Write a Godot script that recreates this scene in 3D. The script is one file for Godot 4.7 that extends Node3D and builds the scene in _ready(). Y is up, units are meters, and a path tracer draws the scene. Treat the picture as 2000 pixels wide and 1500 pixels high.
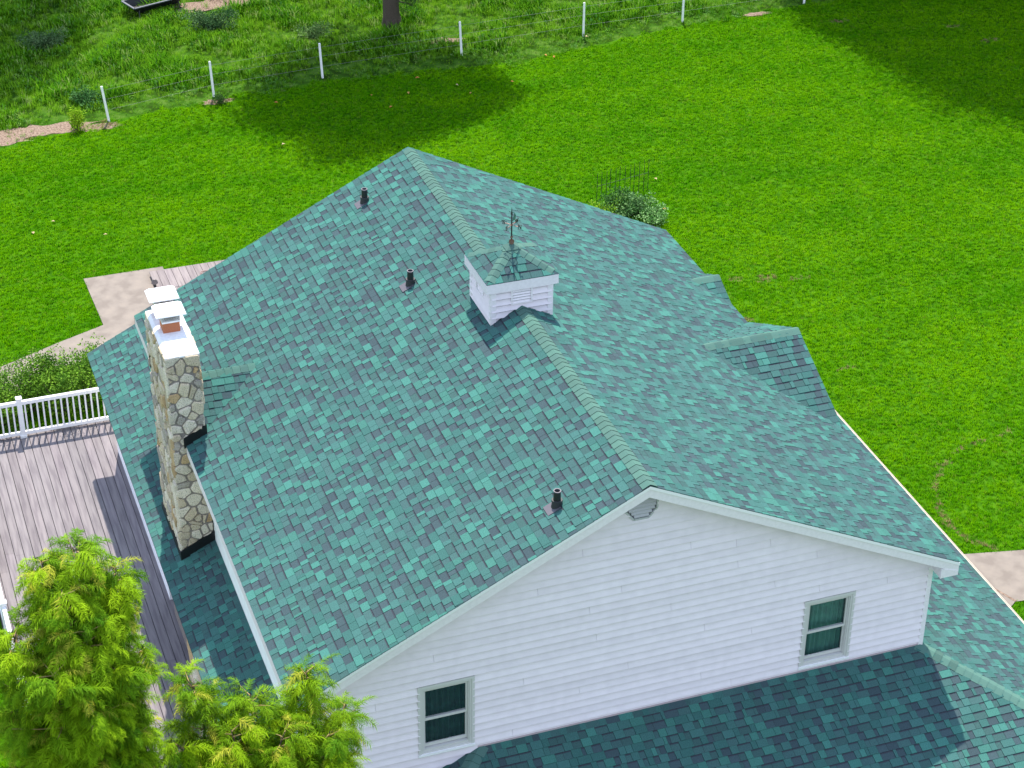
extends Node3D
# A house with a green shingle roof seen from the air. x runs along the gable wall, z along the ridge
# (towards the camera), y up; the origin is the front end of the ridge.

const S := 0.4945          # slope of the main roof
const HALF := 5.79         # ridge to upper eave
const LONG := 12.59        # length of the main roof
const GROUND := -8.15
const DECK := -8.0
const WALL_Z := -0.28
const SUN_WAY := Vector3(-0.125, -0.865, 0.485)

var rng := RandomNumberGenerator.new()
var cam: Camera3D
var names := {}
var M := {}
var field := FastNoiseLite.new()

# ---------------------------------------------------------------- mesh builder
class Mb:
	var v := PackedVector3Array()
	var n := PackedVector3Array()
	var c := PackedColorArray()
	func tri(p: Vector3, q: Vector3, r: Vector3, col := Color.WHITE) -> void:      # counter-clockwise from outside
		var nn := (q - p).cross(r - p)
		if nn.length_squared() < 1e-16:
			return
		nn = nn.normalized()
		v.append(p); v.append(r); v.append(q)
		for i in 3:
			n.append(nn); c.append(col)
	func trin(p: Vector3, q: Vector3, r: Vector3, nn: Vector3, col := Color.WHITE) -> void:
		v.append(p); v.append(r); v.append(q)
		for i in 3:
			n.append(nn); c.append(col)
	func quad(p: Vector3, q: Vector3, r: Vector3, s: Vector3, col := Color.WHITE) -> void:
		tri(p, q, r, col); tri(p, r, s, col)
	func box(lo: Vector3, hi: Vector3, col := Color.WHITE, xf := Transform3D()) -> void:
		var p := []
		for i in 8:
			p.append(xf * Vector3(hi.x if i & 1 else lo.x, hi.y if i & 2 else lo.y, hi.z if i & 4 else lo.z))
		quad(p[4], p[5], p[7], p[6], col); quad(p[1], p[0], p[2], p[3], col)
		quad(p[5], p[1], p[3], p[7], col); quad(p[0], p[4], p[6], p[2], col)
		quad(p[6], p[7], p[3], p[2], col); quad(p[0], p[1], p[5], p[4], col)
	func bar(p: Vector3, q: Vector3, w: float, h: float, up := Vector3.UP, col := Color.WHITE) -> void:
		var z := (q - p).normalized()
		var x := up.cross(z).normalized()
		var y := z.cross(x)
		var b := Transform3D(Basis(x, y, z), p)
		box(Vector3(-w / 2, -h / 2, 0), Vector3(w / 2, h / 2, p.distance_to(q)), col, b)
	func tube(p: Vector3, q: Vector3, r0: float, r1: float, sides := 10, caps := true, col := Color.WHITE) -> void:
		var z := (q - p).normalized()
		var x := (Vector3.RIGHT if absf(z.x) < 0.8 else Vector3.UP).cross(z).normalized()
		var y := z.cross(x)
		for i in sides:
			var a := TAU * i / sides
			var b := TAU * (i + 1) / sides
			var da := x * cos(a) + y * sin(a)
			var db := x * cos(b) + y * sin(b)
			var na := da; var nb := db
			var p0 := p + da * r0; var p1 := p + db * r0; var q0 := q + da * r1; var q1 := q + db * r1
			v.append(p0); v.append(q1); v.append(p1); n.append(na); n.append(nb); n.append(nb)
			v.append(p0); v.append(q0); v.append(q1); n.append(na); n.append(na); n.append(nb)
			for k in 6: c.append(col)
			if caps:
				tri(q, q0, q1, col); tri(p, p1, p0, col)
	func prism(poly: Array, up: Vector3, bottom := true, col := Color.WHITE) -> void:   # poly counter-clockwise seen from up; extruded down by -up
		var k := poly.size()
		for i in range(1, k - 1):
			tri(poly[0], poly[i], poly[i + 1], col)
			if bottom: tri(poly[0] - up, poly[i + 1] - up, poly[i] - up, col)
		for i in k:
			var a: Vector3 = poly[i]; var b: Vector3 = poly[(i + 1) % k]
			quad(a - up, b - up, b, a, col)
	func mesh(mat: Material) -> ArrayMesh:
		var m := ArrayMesh.new()
		var arr := []
		arr.resize(Mesh.ARRAY_MAX)
		arr[Mesh.ARRAY_VERTEX] = v; arr[Mesh.ARRAY_NORMAL] = n; arr[Mesh.ARRAY_COLOR] = c
		m.add_surface_from_arrays(Mesh.PRIMITIVE_TRIANGLES, arr)
		m.surface_set_material(0, mat)
		return m

# ---------------------------------------------------------------- scene helpers
func numbered(called: String) -> String:
	var k: int = names.get(called, -1) + 1
	names[called] = k
	return called if k == 0 else "%s_%03d" % [called, k]

func part(called: String, mesh: Mesh, parent: Node, xf := Transform3D()) -> MeshInstance3D:
	var o := MeshInstance3D.new()
	o.name = called; o.mesh = mesh; o.transform = xf
	parent.add_child(o, true)
	return o

func thing(called: String, label: String, category: String, at := Vector3.ZERO, turn := 0.0, group := "") -> Node3D:
	var o := Node3D.new()
	o.name = numbered(called); o.position = at; o.rotation.y = turn
	add_child(o)
	tag(o, label, category, group)
	return o

func tag(o: Node, label: String, category: String, group := "") -> void:
	o.set_meta("label", label); o.set_meta("category", category)
	if group != "": o.set_meta("group", group)

func copy(src: Node3D, label: String, at: Vector3, turn := 0.0, scl := 1.0) -> Node3D:
	var o: Node3D = src.duplicate()
	o.name = numbered(String(src.name).rstrip("0123456789").rstrip("_")); add_child(o)
	o.position = at; o.rotation.y = turn; o.scale = Vector3.ONE * scl
	o.set_meta("label", label)
	return o

func structure(called: String, mesh: Mesh, label := "", category := "") -> MeshInstance3D:
	var o := MeshInstance3D.new()
	o.name = numbered(called); o.mesh = mesh
	add_child(o)
	o.set_meta("kind", "structure")
	if label != "": tag(o, label, category)
	return o

func lin(r: float, g: float, b: float) -> Color:
	return Color(r, g, b).linear_to_srgb()

func mat(col: Color, rough := 0.8, vertex := false, spec := 0.5) -> StandardMaterial3D:
	var m := StandardMaterial3D.new()
	m.albedo_color = Color.WHITE if vertex else col.linear_to_srgb()
	m.vertex_color_use_as_albedo = vertex
	m.roughness = rough; m.metallic_specular = spec
	return m

func ramp(stops: Array) -> Gradient:
	var g := Gradient.new()
	var o := PackedFloat32Array(); var c := PackedColorArray()
	for s in stops:
		o.append(s[0]); c.append((s[1] as Color).linear_to_srgb())
	g.offsets = o; g.colors = c
	return g

func grey_noise(freq: float, lo: float, hi: float, sd: int, octaves := 4, type := FastNoiseLite.TYPE_SIMPLEX_SMOOTH, size := 512) -> NoiseTexture2D:
	return tex(freq, [[0.2, Color(lo, lo, lo)], [0.8, Color(hi, hi, hi)]], sd, octaves, type, size)

func tex(freq: float, stops: Array, sd: int, octaves := 4, type := FastNoiseLite.TYPE_SIMPLEX_SMOOTH, size := 512) -> NoiseTexture2D:
	var t := NoiseTexture2D.new()
	var f := FastNoiseLite.new()
	f.seed = sd; f.frequency = freq; f.fractal_octaves = octaves; f.noise_type = type
	t.noise = f; t.width = size; t.height = size; t.seamless = true
	t.color_ramp = ramp(stops)
	return t

func bump(freq: float, sd: int, strength: float, octaves := 4) -> NoiseTexture2D:
	var t := NoiseTexture2D.new()
	var f := FastNoiseLite.new()
	f.seed = sd; f.frequency = freq; f.fractal_octaves = octaves
	t.noise = f; t.width = 512; t.height = 512; t.seamless = true; t.as_normal_map = true; t.bump_strength = strength
	return t

func textured(m: StandardMaterial3D, t: Texture2D, scl: float, nrm: Texture2D = null, nscale := 1.0) -> StandardMaterial3D:
	m.albedo_texture = t
	m.uv1_triplanar = true; m.uv1_world_triplanar = true
	m.uv1_scale = Vector3.ONE * scl
	if nrm:
		m.normal_enabled = true; m.normal_texture = nrm; m.normal_scale = nscale
	return m

func shade(c: Color, k: float) -> Color:
	return Color(c.r * k, c.g * k, c.b * k)

func make_materials() -> void:
	M.shingle = textured(mat(Color.WHITE, 0.95, true, 0.25), grey_noise(0.04, 0.7, 1.0, 3, 5), 1.9, bump(0.2, 8, 2.0, 3), 0.5)
	M.cap = textured(mat(Color.WHITE, 0.95, true, 0.25), grey_noise(0.07, 0.72, 1.0, 5, 4), 2.4)
	M.felt = mat(Color(0.02, 0.026, 0.03), 0.95)
	M.siding = textured(mat(Color.WHITE, 0.6, true, 0.3), grey_noise(0.02, 0.93, 1.0, 11, 5), 0.35)
	M.trim = textured(mat(Color(0.82, 0.76, 0.79), 0.5), grey_noise(0.03, 0.93, 1.0, 12, 5), 0.8)
	M.white = mat(Color(0.84, 0.83, 0.84), 0.45)
	M.grille = mat(Color(0.45, 0.45, 0.47), 0.6)
	M.vinyl = mat(Color(0.56, 0.55, 0.53), 0.5)
	M.backing = mat(Color(0.4, 0.41, 0.44), 0.9)
	M.dark = mat(Color(0.01, 0.012, 0.013), 0.8)
	M.black = mat(Color(0.006, 0.007, 0.008), 0.45)
	M.pipe = mat(Color(0.014, 0.016, 0.016), 0.45)
	M.rubber = mat(Color(0.03, 0.032, 0.036), 0.6)
	M.lead = mat(Color(0.11, 0.105, 0.125), 0.55)
	M.lead.metallic = 0.5
	M.stone = textured(mat(Color.WHITE, 0.95, true, 0.2), tex(0.05, [[0.2, Color(0.22, 0.19, 0.16)], [0.36, Color(0.8, 0.76, 0.69)], [0.6, Color(1, 0.97, 0.9)], [0.8, Color(0.86, 0.75, 0.56)]], 21, 5), 1.6, bump(0.06, 22, 9.0, 5), 1.0)
	M.mortar = textured(mat(Color(0.42, 0.37, 0.33), 0.95, false, 0.2), grey_noise(0.08, 0.5, 1.0, 23, 5), 2.0, bump(0.1, 24, 8.0), 1.0)
	M.cement = textured(mat(Color(0.82, 0.82, 0.84), 0.7), grey_noise(0.02, 0.88, 1.0, 25, 4), 1.0)
	M.terracotta = textured(mat(Color(0.5, 0.17, 0.075), 0.8), grey_noise(0.05, 0.75, 1.0, 26, 4), 2.0)
	M.steel = mat(Color(0.78, 0.78, 0.8), 0.4)
	M.wire = mat(Color(0.55, 0.54, 0.53), 0.45)
	M.curtain = mat(Color.WHITE, 0.9, true)
	M.glass = mat(Color(0.03, 0.1, 0.1), 0.03)
	M.glass.albedo_color.a = 0.05
	M.glass.transparency = BaseMaterial3D.TRANSPARENCY_ALPHA
	M.deck = textured(mat(Color.WHITE, 0.8, true, 0.35), tex(0.012, [[0.2, Color(0.7, 0.68, 0.71)], [0.5, Color(0.88, 0.87, 0.88)], [0.8, Color(1, 0.99, 0.99)]], 31, 5), 0.7)
	M.deck.uv1_scale = Vector3(1.6, 1.0, 0.14)
	M.concrete = textured(mat(Color(0.24, 0.207, 0.178), 0.9), tex(0.012, [[0.2, Color(0.74, 0.72, 0.71)], [0.5, Color(0.9, 0.89, 0.88)], [0.8, Color(1, 0.985, 0.96)]], 33, 7), 0.3)
	M.soil = textured(mat(Color(0.27, 0.2, 0.155), 0.95), tex(0.03, [[0.2, Color(0.4, 0.34, 0.3)], [0.5, Color(0.8, 0.75, 0.7)], [0.8, Color(1, 0.98, 0.95)]], 34, 6), 0.8)
	M.ground = textured(mat(Color.WHITE, 1.0, false, 0.1), tex(0.012, [[0.2, Color(0.02, 0.05, 0.005)], [0.5, Color(0.035, 0.1, 0.008)], [0.8, Color(0.07, 0.14, 0.02)]], 35, 6), 0.25)
	M.lawn = textured(mat(Color.WHITE, 1.0, false, 0.1), tex(0.015, [[0.2, Color(0.024, 0.085, 0.003)], [0.5, Color(0.04, 0.13, 0.004)], [0.8, Color(0.06, 0.16, 0.006)]], 36, 6), 0.3)
	M.blade = mat(Color.WHITE, 0.9, true, 0.06)
	M.blade.backlight_enabled = true
	M.blade.backlight = lin(0.06, 0.14, 0.008)
	M.leaf = mat(Color.WHITE, 0.7, true, 0.2)
	M.leaf.backlight_enabled = true
	M.leaf.backlight = lin(0.07, 0.12, 0.004)
	M.bark = textured(mat(Color(0.12, 0.09, 0.068), 0.95), grey_noise(0.06, 0.4, 1.0, 41, 5), 1.5, bump(0.1, 42, 8.0), 1.0)
	M.twig = mat(Color(0.33, 0.24, 0.08), 0.8)
	M.dry = mat(Color.WHITE, 0.8, true)
	M.copper = mat(Color(0.3, 0.16, 0.14), 0.45)
	M.copper.metallic = 0.7
	M.patina = mat(Color(0.05, 0.16, 0.11), 0.7)
	M.iron = mat(Color(0.02, 0.018, 0.018), 0.5)
	M.gutter = mat(Color(0.5, 0.43, 0.35), 0.6)

# ---------------------------------------------------------------- roofs
const LIGHT := Color(0.06, 0.194, 0.164)
const MID := Color(0.055, 0.15, 0.138)
const GREY := Color(0.056, 0.124, 0.122)
const SLATE := Color(0.056, 0.092, 0.104)
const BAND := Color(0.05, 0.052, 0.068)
const CAPC := Color(0.083, 0.166, 0.145)

var tabs := []            # every whole shingle: [score, roof node, mesh key, transform]
var fields := {}          # roof node -> Mb of the joined rest
var tab_meshes := {}

func tab_color(kind: int) -> Color:
	return [LIGHT, MID, GREY, SLATE][kind]

# the tab shape in its own axes: x along the course, y up the slope, z out of the roof
func add_tab(mb: Mb, xf: Transform3D, w: float, high: bool, col: Color, e: float) -> void:
	var h0 := 0.019 if high else 0.012
	var h1 := 0.006 if high else 0.003
	var g := 0.0028
	var p := func(x: float, y: float, z: float) -> Vector3: return xf * Vector3(x, y, z)
	var top := e + 0.012
	var lip := 0.006
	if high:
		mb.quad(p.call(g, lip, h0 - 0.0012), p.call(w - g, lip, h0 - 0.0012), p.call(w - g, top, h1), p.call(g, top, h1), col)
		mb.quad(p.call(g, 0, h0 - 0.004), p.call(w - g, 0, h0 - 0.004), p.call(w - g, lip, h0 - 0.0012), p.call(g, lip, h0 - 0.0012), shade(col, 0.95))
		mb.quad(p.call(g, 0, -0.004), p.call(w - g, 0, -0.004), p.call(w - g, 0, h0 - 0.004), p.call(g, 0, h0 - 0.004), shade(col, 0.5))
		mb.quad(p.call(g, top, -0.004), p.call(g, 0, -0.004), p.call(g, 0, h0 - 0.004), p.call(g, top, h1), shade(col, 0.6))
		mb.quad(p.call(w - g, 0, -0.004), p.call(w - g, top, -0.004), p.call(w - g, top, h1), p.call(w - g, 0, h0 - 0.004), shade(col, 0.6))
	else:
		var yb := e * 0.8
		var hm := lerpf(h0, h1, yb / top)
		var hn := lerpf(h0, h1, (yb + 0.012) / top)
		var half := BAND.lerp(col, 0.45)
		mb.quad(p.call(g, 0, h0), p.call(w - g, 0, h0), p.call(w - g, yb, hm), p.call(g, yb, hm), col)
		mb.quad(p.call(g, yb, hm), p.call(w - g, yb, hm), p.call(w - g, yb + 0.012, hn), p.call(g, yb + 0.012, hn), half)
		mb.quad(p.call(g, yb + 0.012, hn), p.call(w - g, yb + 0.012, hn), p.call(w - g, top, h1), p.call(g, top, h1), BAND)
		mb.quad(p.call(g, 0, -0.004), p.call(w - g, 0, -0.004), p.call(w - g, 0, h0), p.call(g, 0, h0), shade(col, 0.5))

func tab_mesh(w: int, kind: int, tone: int, e: float) -> ArrayMesh:
	var key := "%d %d %d %.3f" % [w, kind, tone, e]
	if not tab_meshes.has(key):
		var mb := Mb.new()
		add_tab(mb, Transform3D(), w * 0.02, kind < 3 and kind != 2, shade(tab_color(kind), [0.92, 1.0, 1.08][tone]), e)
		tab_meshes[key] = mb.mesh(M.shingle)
	return tab_meshes[key]

func roof_axes(n: Vector3) -> Basis:
	var u := Vector3.UP.cross(n).normalized()
	return Basis(u, n.cross(u).normalized(), n)

# lays courses of random tabs over a roof face given by its corners; e is the exposure of a course
func shingle_face(roof: Node3D, pts: Array, e := 0.147, offset := 0.0, single := true) -> void:
	var n: Vector3 = (pts[1] - pts[0]).cross(pts[2] - pts[0]).normalized()
	if n.y < 0: n = -n
	var ax := roof_axes(n)
	var o: Vector3 = pts[0]
	for p in pts:
		if (p as Vector3).y < o.y: o = p
	var poly := PackedVector2Array()
	var lo := Vector2(1e9, 1e9); var hi := Vector2(-1e9, -1e9)
	for p in pts:
		var d: Vector3 = ax.inverse() * ((p as Vector3) - o)
		poly.append(Vector2(d.x, d.y))
		lo = lo.min(Vector2(d.x, d.y)); hi = hi.max(Vector2(d.x, d.y))
	if not fields.has(roof): fields[roof] = Mb.new()
	var mb: Mb = fields[roof]
	var y := lo.y + offset
	while y < hi.y:
		var x := lo.x - rng.randf() * 0.3
		var was_high := false
		var wob := rng.randf_range(-0.002, 0.002)
		while x < hi.x:
			var w := rng.randi_range(5, 12)
			var roll := rng.randf()
			var kind: int
			if was_high and roll < 0.62:
				kind = 3 if rng.randf() < 0.4 else 2
			else:
				kind = 0 if rng.randf() < 0.25 else (1 if rng.randf() < 0.72 else 2)
				if rng.randf() < 0.08: kind = 3
			if rng.randf() < 0.14: w = rng.randi_range(3, 5)
			was_high = kind < 2
			var tone := rng.randi_range(0, 2)
			var ww := w * 0.02
			var rect := PackedVector2Array([Vector2(x, y), Vector2(x + ww, y), Vector2(x + ww, y + e), Vector2(x, y + e)])
			var inside := true
			for q in rect:
				if not Geometry2D.is_point_in_polygon(q, poly): inside = false
			var at := o + ax * Vector3(x, y + wob, 0)
			if inside:
				var xf := Transform3D(ax, at)
				var s := 0.0
				if single:
					var mid := o + ax * Vector3(x + ww / 2, y + e / 2, 0)
					var d := cam.position - mid
					s = ww * e * absf(d.normalized().dot(n)) / d.length_squared()
					var px := screen(mid)
					if px.x < 15 or px.x > 1985 or px.y < 15 or px.y > 1488 or (px.x < 720 and px.y > 1290): s = 0.0
				tabs.append([s, roof, w, kind, tone, e, xf])
			else:
				for piece in Geometry2D.intersect_polygons(rect, poly):
					if piece.size() < 3: continue
					var h := 0.014 if kind < 2 else 0.008
					var col := shade(tab_color(kind), [0.92, 1.0, 1.08][tone])
					var top := []
					for q in piece:
						var z := lerpf(h, 0.004, clampf((q.y - y) / e, 0, 1))
						top.append(o + ax * Vector3(q.x, q.y, z))
					var fa := (top[1] - top[0] as Vector3).cross(top[2] - top[0])
					if fa.dot(n) < 0: top.reverse()
					mb.prism(top, n * 0.012, false, col)
			x += ww
		y += e

func finish_shingles() -> void:
	tabs.sort_custom(func(a, b): return a[0] > b[0])
	for i in tabs.size():
		var t: Array = tabs[i]
		if i < 300 and t[0] > 0.0:
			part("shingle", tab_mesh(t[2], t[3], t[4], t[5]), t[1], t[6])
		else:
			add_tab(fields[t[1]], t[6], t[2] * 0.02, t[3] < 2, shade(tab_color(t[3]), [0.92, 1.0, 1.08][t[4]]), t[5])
	for roof in fields:
		var o := part("shingle_field", fields[roof].mesh(M.shingle), roof)
		o.set_meta("kind", "stuff")

func screen(p: Vector3) -> Vector2:
	var q := cam.transform.affine_inverse() * p
	return Vector2(1000 + 4089.6 * q.x / -q.z, 750 - 4089.6 * q.y / -q.z)

# a slab of roof deck under a face
func deck_slab(mb: Mb, pts: Array, thick := 0.1) -> void:
	var n: Vector3 = (pts[1] - pts[0]).cross(pts[2] - pts[0]).normalized()
	var p := pts.duplicate()
	if n.y < 0:
		n = -n; p.reverse()
	var q := []
	for a in p: q.append(a - n * 0.004)
	mb.prism(q, n * thick)

# bent cap shingles from a (low or front end) to b, n1 and n2 the two faces' normals
func caps(roof: Node3D, a: Vector3, b: Vector3, n1: Vector3, n2: Vector3, wide := 0.135, e := 0.147) -> void:
	var z := (b - a).normalized()
	var d1 := n1.cross(z); var d2 := n2.cross(z)
	if d1.dot(n2) > 0: d1 = -d1
	if d2.dot(n1) > 0: d2 = -d2
	var up := (n1 + n2).normalized()
	var meshes := []
	for k in 5:
		var mb := Mb.new()
		var col := shade(CAPC, rng.randf_range(0.84, 1.12)).lerp(Color(0.12, 0.26, 0.2), rng.randf() * 0.5)
		var l := e + 0.05
		var lift0 := 0.016; var lift1 := 0.006
		var rows := []
		for t in [0.0, l]:
			var lift := lift0 if t == 0.0 else lift1
			rows.append([z * t + d1 * wide + n1 * lift, z * t + d1 * 0.035 + n1 * (lift + 0.004), z * t + up * (lift + 0.004), z * t + d2 * 0.035 + n2 * (lift + 0.004), z * t + d2 * wide + n2 * lift])
		for i in 4:
			var p: Vector3 = rows[0][i]; var q: Vector3 = rows[0][i + 1]; var r: Vector3 = rows[1][i + 1]; var s: Vector3 = rows[1][i]
			var cc := col
			if (q - p).cross(r - p).dot(up) > 0: mb.quad(p, q, r, s, cc)
			else: mb.quad(q, p, s, r, cc)
			var dn := up * 0.013
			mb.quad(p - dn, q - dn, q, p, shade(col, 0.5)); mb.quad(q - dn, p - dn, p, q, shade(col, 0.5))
		for i in [0, 4]:
			var p: Vector3 = rows[0][i]; var s: Vector3 = rows[1][i]
			mb.quad(p - up * 0.014, s - up * 0.014, s, p, BAND)
		meshes.append(mb.mesh(M.cap))
	var steps := int(a.distance_to(b) / e)
	for i in steps:
		part("cap_shingle", meshes[rng.randi() % 5], roof, Transform3D(Basis(), a + z * (i * e)))

# ---------------------------------------------------------------- walls
# overlapping boards on a vertical wall; the wall's own axes: o origin, u along, n outwards; the outline in (u, y)
func boards(parent: Node3D, o: Vector3, u: Vector3, n: Vector3, outline: PackedVector2Array, holes: Array, y0: float, e: float, seg: float, joints: Array, joined := false, called := "siding_board") -> void:
	var lo := Vector2(1e9, 1e9); var hi := Vector2(-1e9, -1e9)
	for p in outline:
		lo = lo.min(p); hi = hi.max(p)
	var y := y0
	var all := Mb.new()
	while y < hi.y:
		var cuts := [lo.x - 0.1]
		var own := []
		for j in joints:
			if j.y > y and j.y <= y + e: own.append(j.x)
		if joints.is_empty() and seg < 50:
			var x := lo.x + rng.randf_range(0.3, seg)
			while x < hi.x:
				own.append(x); x += seg
		own.sort()
		cuts.append_array(own); cuts.append(hi.x + 0.1)
		for i in cuts.size() - 1:
			var rect := PackedVector2Array([Vector2(cuts[i], y), Vector2(cuts[i + 1] - 0.004, y), Vector2(cuts[i + 1] - 0.004, y + e), Vector2(cuts[i], y + e)])
			var pieces := Geometry2D.intersect_polygons(rect, outline)
			for h in holes:
				var next: Array[PackedVector2Array] = []
				for pc in pieces: next.append_array(Geometry2D.clip_polygons(pc, h))
				pieces = next
			for pc in pieces:
				if pc.size() < 3: continue
				var tone := rng.randf_range(0.95, 1.02)
				var col := Color(0.8 * tone, 0.725 * tone, 0.765 * tone)
				var mb := all if joined else Mb.new()
				var lip := y + 0.028
				var low := PackedVector2Array([Vector2(-50, y - 1), Vector2(50, y - 1), Vector2(50, lip), Vector2(-50, lip)])
				for strip in 2:
					var bits := Geometry2D.intersect_polygons(pc, low) if strip == 0 else Geometry2D.clip_polygons(pc, low)
					for bit in bits:
						var idx := Geometry2D.triangulate_polygon(bit)
						var at := []
						for q in bit:
							var d := lerpf(-0.024, 0.038, clampf((q.y - y) / 0.028, 0, 1)) if strip == 0 else lerpf(0.038, 0.0, clampf((q.y - lip) / (e - 0.028), 0, 1))
							at.append(o + u * q.x + Vector3.UP * q.y + n * d)
						for t in range(0, idx.size(), 3):
							var p0: Vector3 = at[idx[t]]; var p1: Vector3 = at[idx[t + 1]]; var p2: Vector3 = at[idx[t + 2]]
							if (p1 - p0).cross(p2 - p0).dot(n) > 0: mb.tri(p0, p1, p2, col)
							else: mb.tri(p0, p2, p1, col)
						for t in bit.size():
							var j := (t + 1) % bit.size()
							if absf(bit[t].x - bit[j].x) < 0.02:
								mb.quad(at[t] - n * 0.03, at[j] - n * 0.03, at[j], at[t], col)
				if not joined and mb.v.size() > 0: part(called, mb.mesh(M.siding), parent)
		y += e
	if joined: part("siding", all.mesh(M.siding), parent)

# ---------------------------------------------------------------- stones
func stone_face(parent: Node3D, o: Vector3, u: Vector3, n: Vector3, size: Vector2, cell: Vector2, skew: Callable) -> void:
	var seeds := []
	var ny := int(round(size.y / cell.y))
	for j in ny:
		var nx := maxi(1, int(round(size.x / cell.x + rng.randf_range(-0.6, 0.6))))
		for i in nx:
			if rng.randf() < 0.2: continue
			for twin in (2 if rng.randf() < 0.22 else 1): seeds.append(Vector2((i + 0.5 + rng.randf_range(-0.42, 0.42)) * size.x / nx, (j + 0.5 + rng.randf_range(-0.46, 0.46)) * size.y / ny))
	for k in seeds.size():
		var a: Vector2 = seeds[k]
		var poly := PackedVector2Array([Vector2(0.0, 0), Vector2(size.x, 0), Vector2(size.x, size.y), Vector2(0, size.y)])
		for m in seeds.size():
			if m == k: continue
			var b: Vector2 = seeds[m]
			if absf(a.x - b.x) > 3 * cell.x + 0.2 or absf(a.y - b.y) > 3 * cell.y: continue
			var mid := (a + b) / 2; var d := (b - a).normalized()
			var out := PackedVector2Array()
			for i in poly.size():
				var p := poly[i]; var q := poly[(i + 1) % poly.size()]
				var sp := (p - mid).dot(d); var sq := (q - mid).dot(d)
				if sp <= 0: out.append(p)
				if (sp < 0) != (sq < 0): out.append(p.lerp(q, sp / (sp - sq)))
			poly = out
			if poly.size() < 3: break
		if poly.size() < 3: continue
		var gap := rng.randf_range(0.006, 0.02); var rnd := minf(cell.x, cell.y) * rng.randf_range(0.04, 0.2)
		var cut := Geometry2D.offset_polygon(poly, -gap - rnd)
		if cut.is_empty() or cut[0].size() < 3:
			rnd = 0.005
			cut = Geometry2D.offset_polygon(poly, -gap - rnd)
		if cut.is_empty() or cut[0].size() < 3: continue
		cut = Geometry2D.offset_polygon(cut[0], rnd, Geometry2D.JOIN_ROUND)
		var pc := PackedVector2Array()
		for p in cut[0]:
			if pc.is_empty() or pc[pc.size() - 1].distance_to(p) > 0.018: pc.append(p)
		if pc.size() < 3: continue
		# roughen the outline
		var rough := PackedVector2Array()
		for i in pc.size():
			var p := pc[i]; var q := pc[(i + 1) % pc.size()]
			rough.append(p + Vector2(rng.randf_range(-0.006, 0.006), rng.randf_range(-0.006, 0.006)))
			if p.distance_to(q) > 0.08: rough.append(p.lerp(q, 0.5) + Vector2(rng.randf_range(-0.012, 0.012), rng.randf_range(-0.012, 0.012)))
		var cen := Vector2.ZERO
		for p in rough: cen += p
		cen /= rough.size()
		if not skew.call(o + u * cen.x + Vector3.UP * cen.y): continue
		var kind := rng.randf()
		var col := Color(0.74, 0.66, 0.53)
		if kind < 0.3: col = Color(0.82, 0.77, 0.68)
		elif kind < 0.5: col = Color(0.66, 0.58, 0.46)
		elif kind < 0.58: col = Color(0.64, 0.49, 0.31)
		elif kind < 0.74: col = Color(0.5, 0.47, 0.44)
		elif kind < 0.77: col = Color(0.6, 0.44, 0.27)
		col = shade(col, rng.randf_range(0.82, 1.1))
		var mb := Mb.new()
		var deep := rng.randf_range(0.018, 0.055)
		var rings := [[1.0, -0.01], [0.985, deep * 0.55], [0.86, deep]]
		var prev := []
		var jit := []
		for i in rough.size(): jit.append(rng.randf_range(-0.006, 0.006))
		for r in rings:
			var ring := []
			for i in rough.size():
				var p: Vector2 = cen + (rough[i] - cen) * r[0]
				ring.append(o + u * p.x + Vector3.UP * p.y + n * (r[1] + (jit[i] if r[0] < 0.95 else 0.0)))
			if prev:
				for i in ring.size():
					var j := (i + 1) % ring.size()
					var f := (prev[j] - prev[i] as Vector3).cross(ring[j] - prev[i])
					var away: Vector3 = n + (prev[i] - (o + u * cen.x + Vector3.UP * cen.y)) * 3.0
					if f.dot(away) > 0: mb.quad(prev[i], prev[j], ring[j], ring[i], col)
					else: mb.quad(prev[j], prev[i], ring[i], ring[j], col)
			prev = ring
		var hub := o + u * cen.x + Vector3.UP * cen.y + n * (deep + rng.randf_range(0.0, 0.008))
		for i in prev.size():
			var j := (i + 1) % prev.size()
			if (prev[j] - prev[i] as Vector3).cross(hub - prev[i]).dot(n) > 0: mb.tri(prev[i], prev[j], hub, col)
			else: mb.tri(prev[j], prev[i], hub, col)
		part("stone", mb.mesh(M.stone), parent)

# ---------------------------------------------------------------- plants
func instances(called: String, mesh: Mesh, xfs: Array, cols: PackedColorArray, parent: Node, stuff: bool) -> MultiMeshInstance3D:
	var mm := MultiMesh.new()
	mm.transform_format = MultiMesh.TRANSFORM_3D
	mm.use_colors = true
	mm.mesh = mesh
	mm.instance_count = xfs.size()
	for i in xfs.size():
		mm.set_instance_transform(i, xfs[i]); mm.set_instance_color(i, cols[i])
	var o := MultiMeshInstance3D.new()
	o.name = called if parent != self else numbered(called)
	o.multimesh = mm
	parent.add_child(o, true)
	if stuff: o.set_meta("kind", "stuff")
	return o

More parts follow.
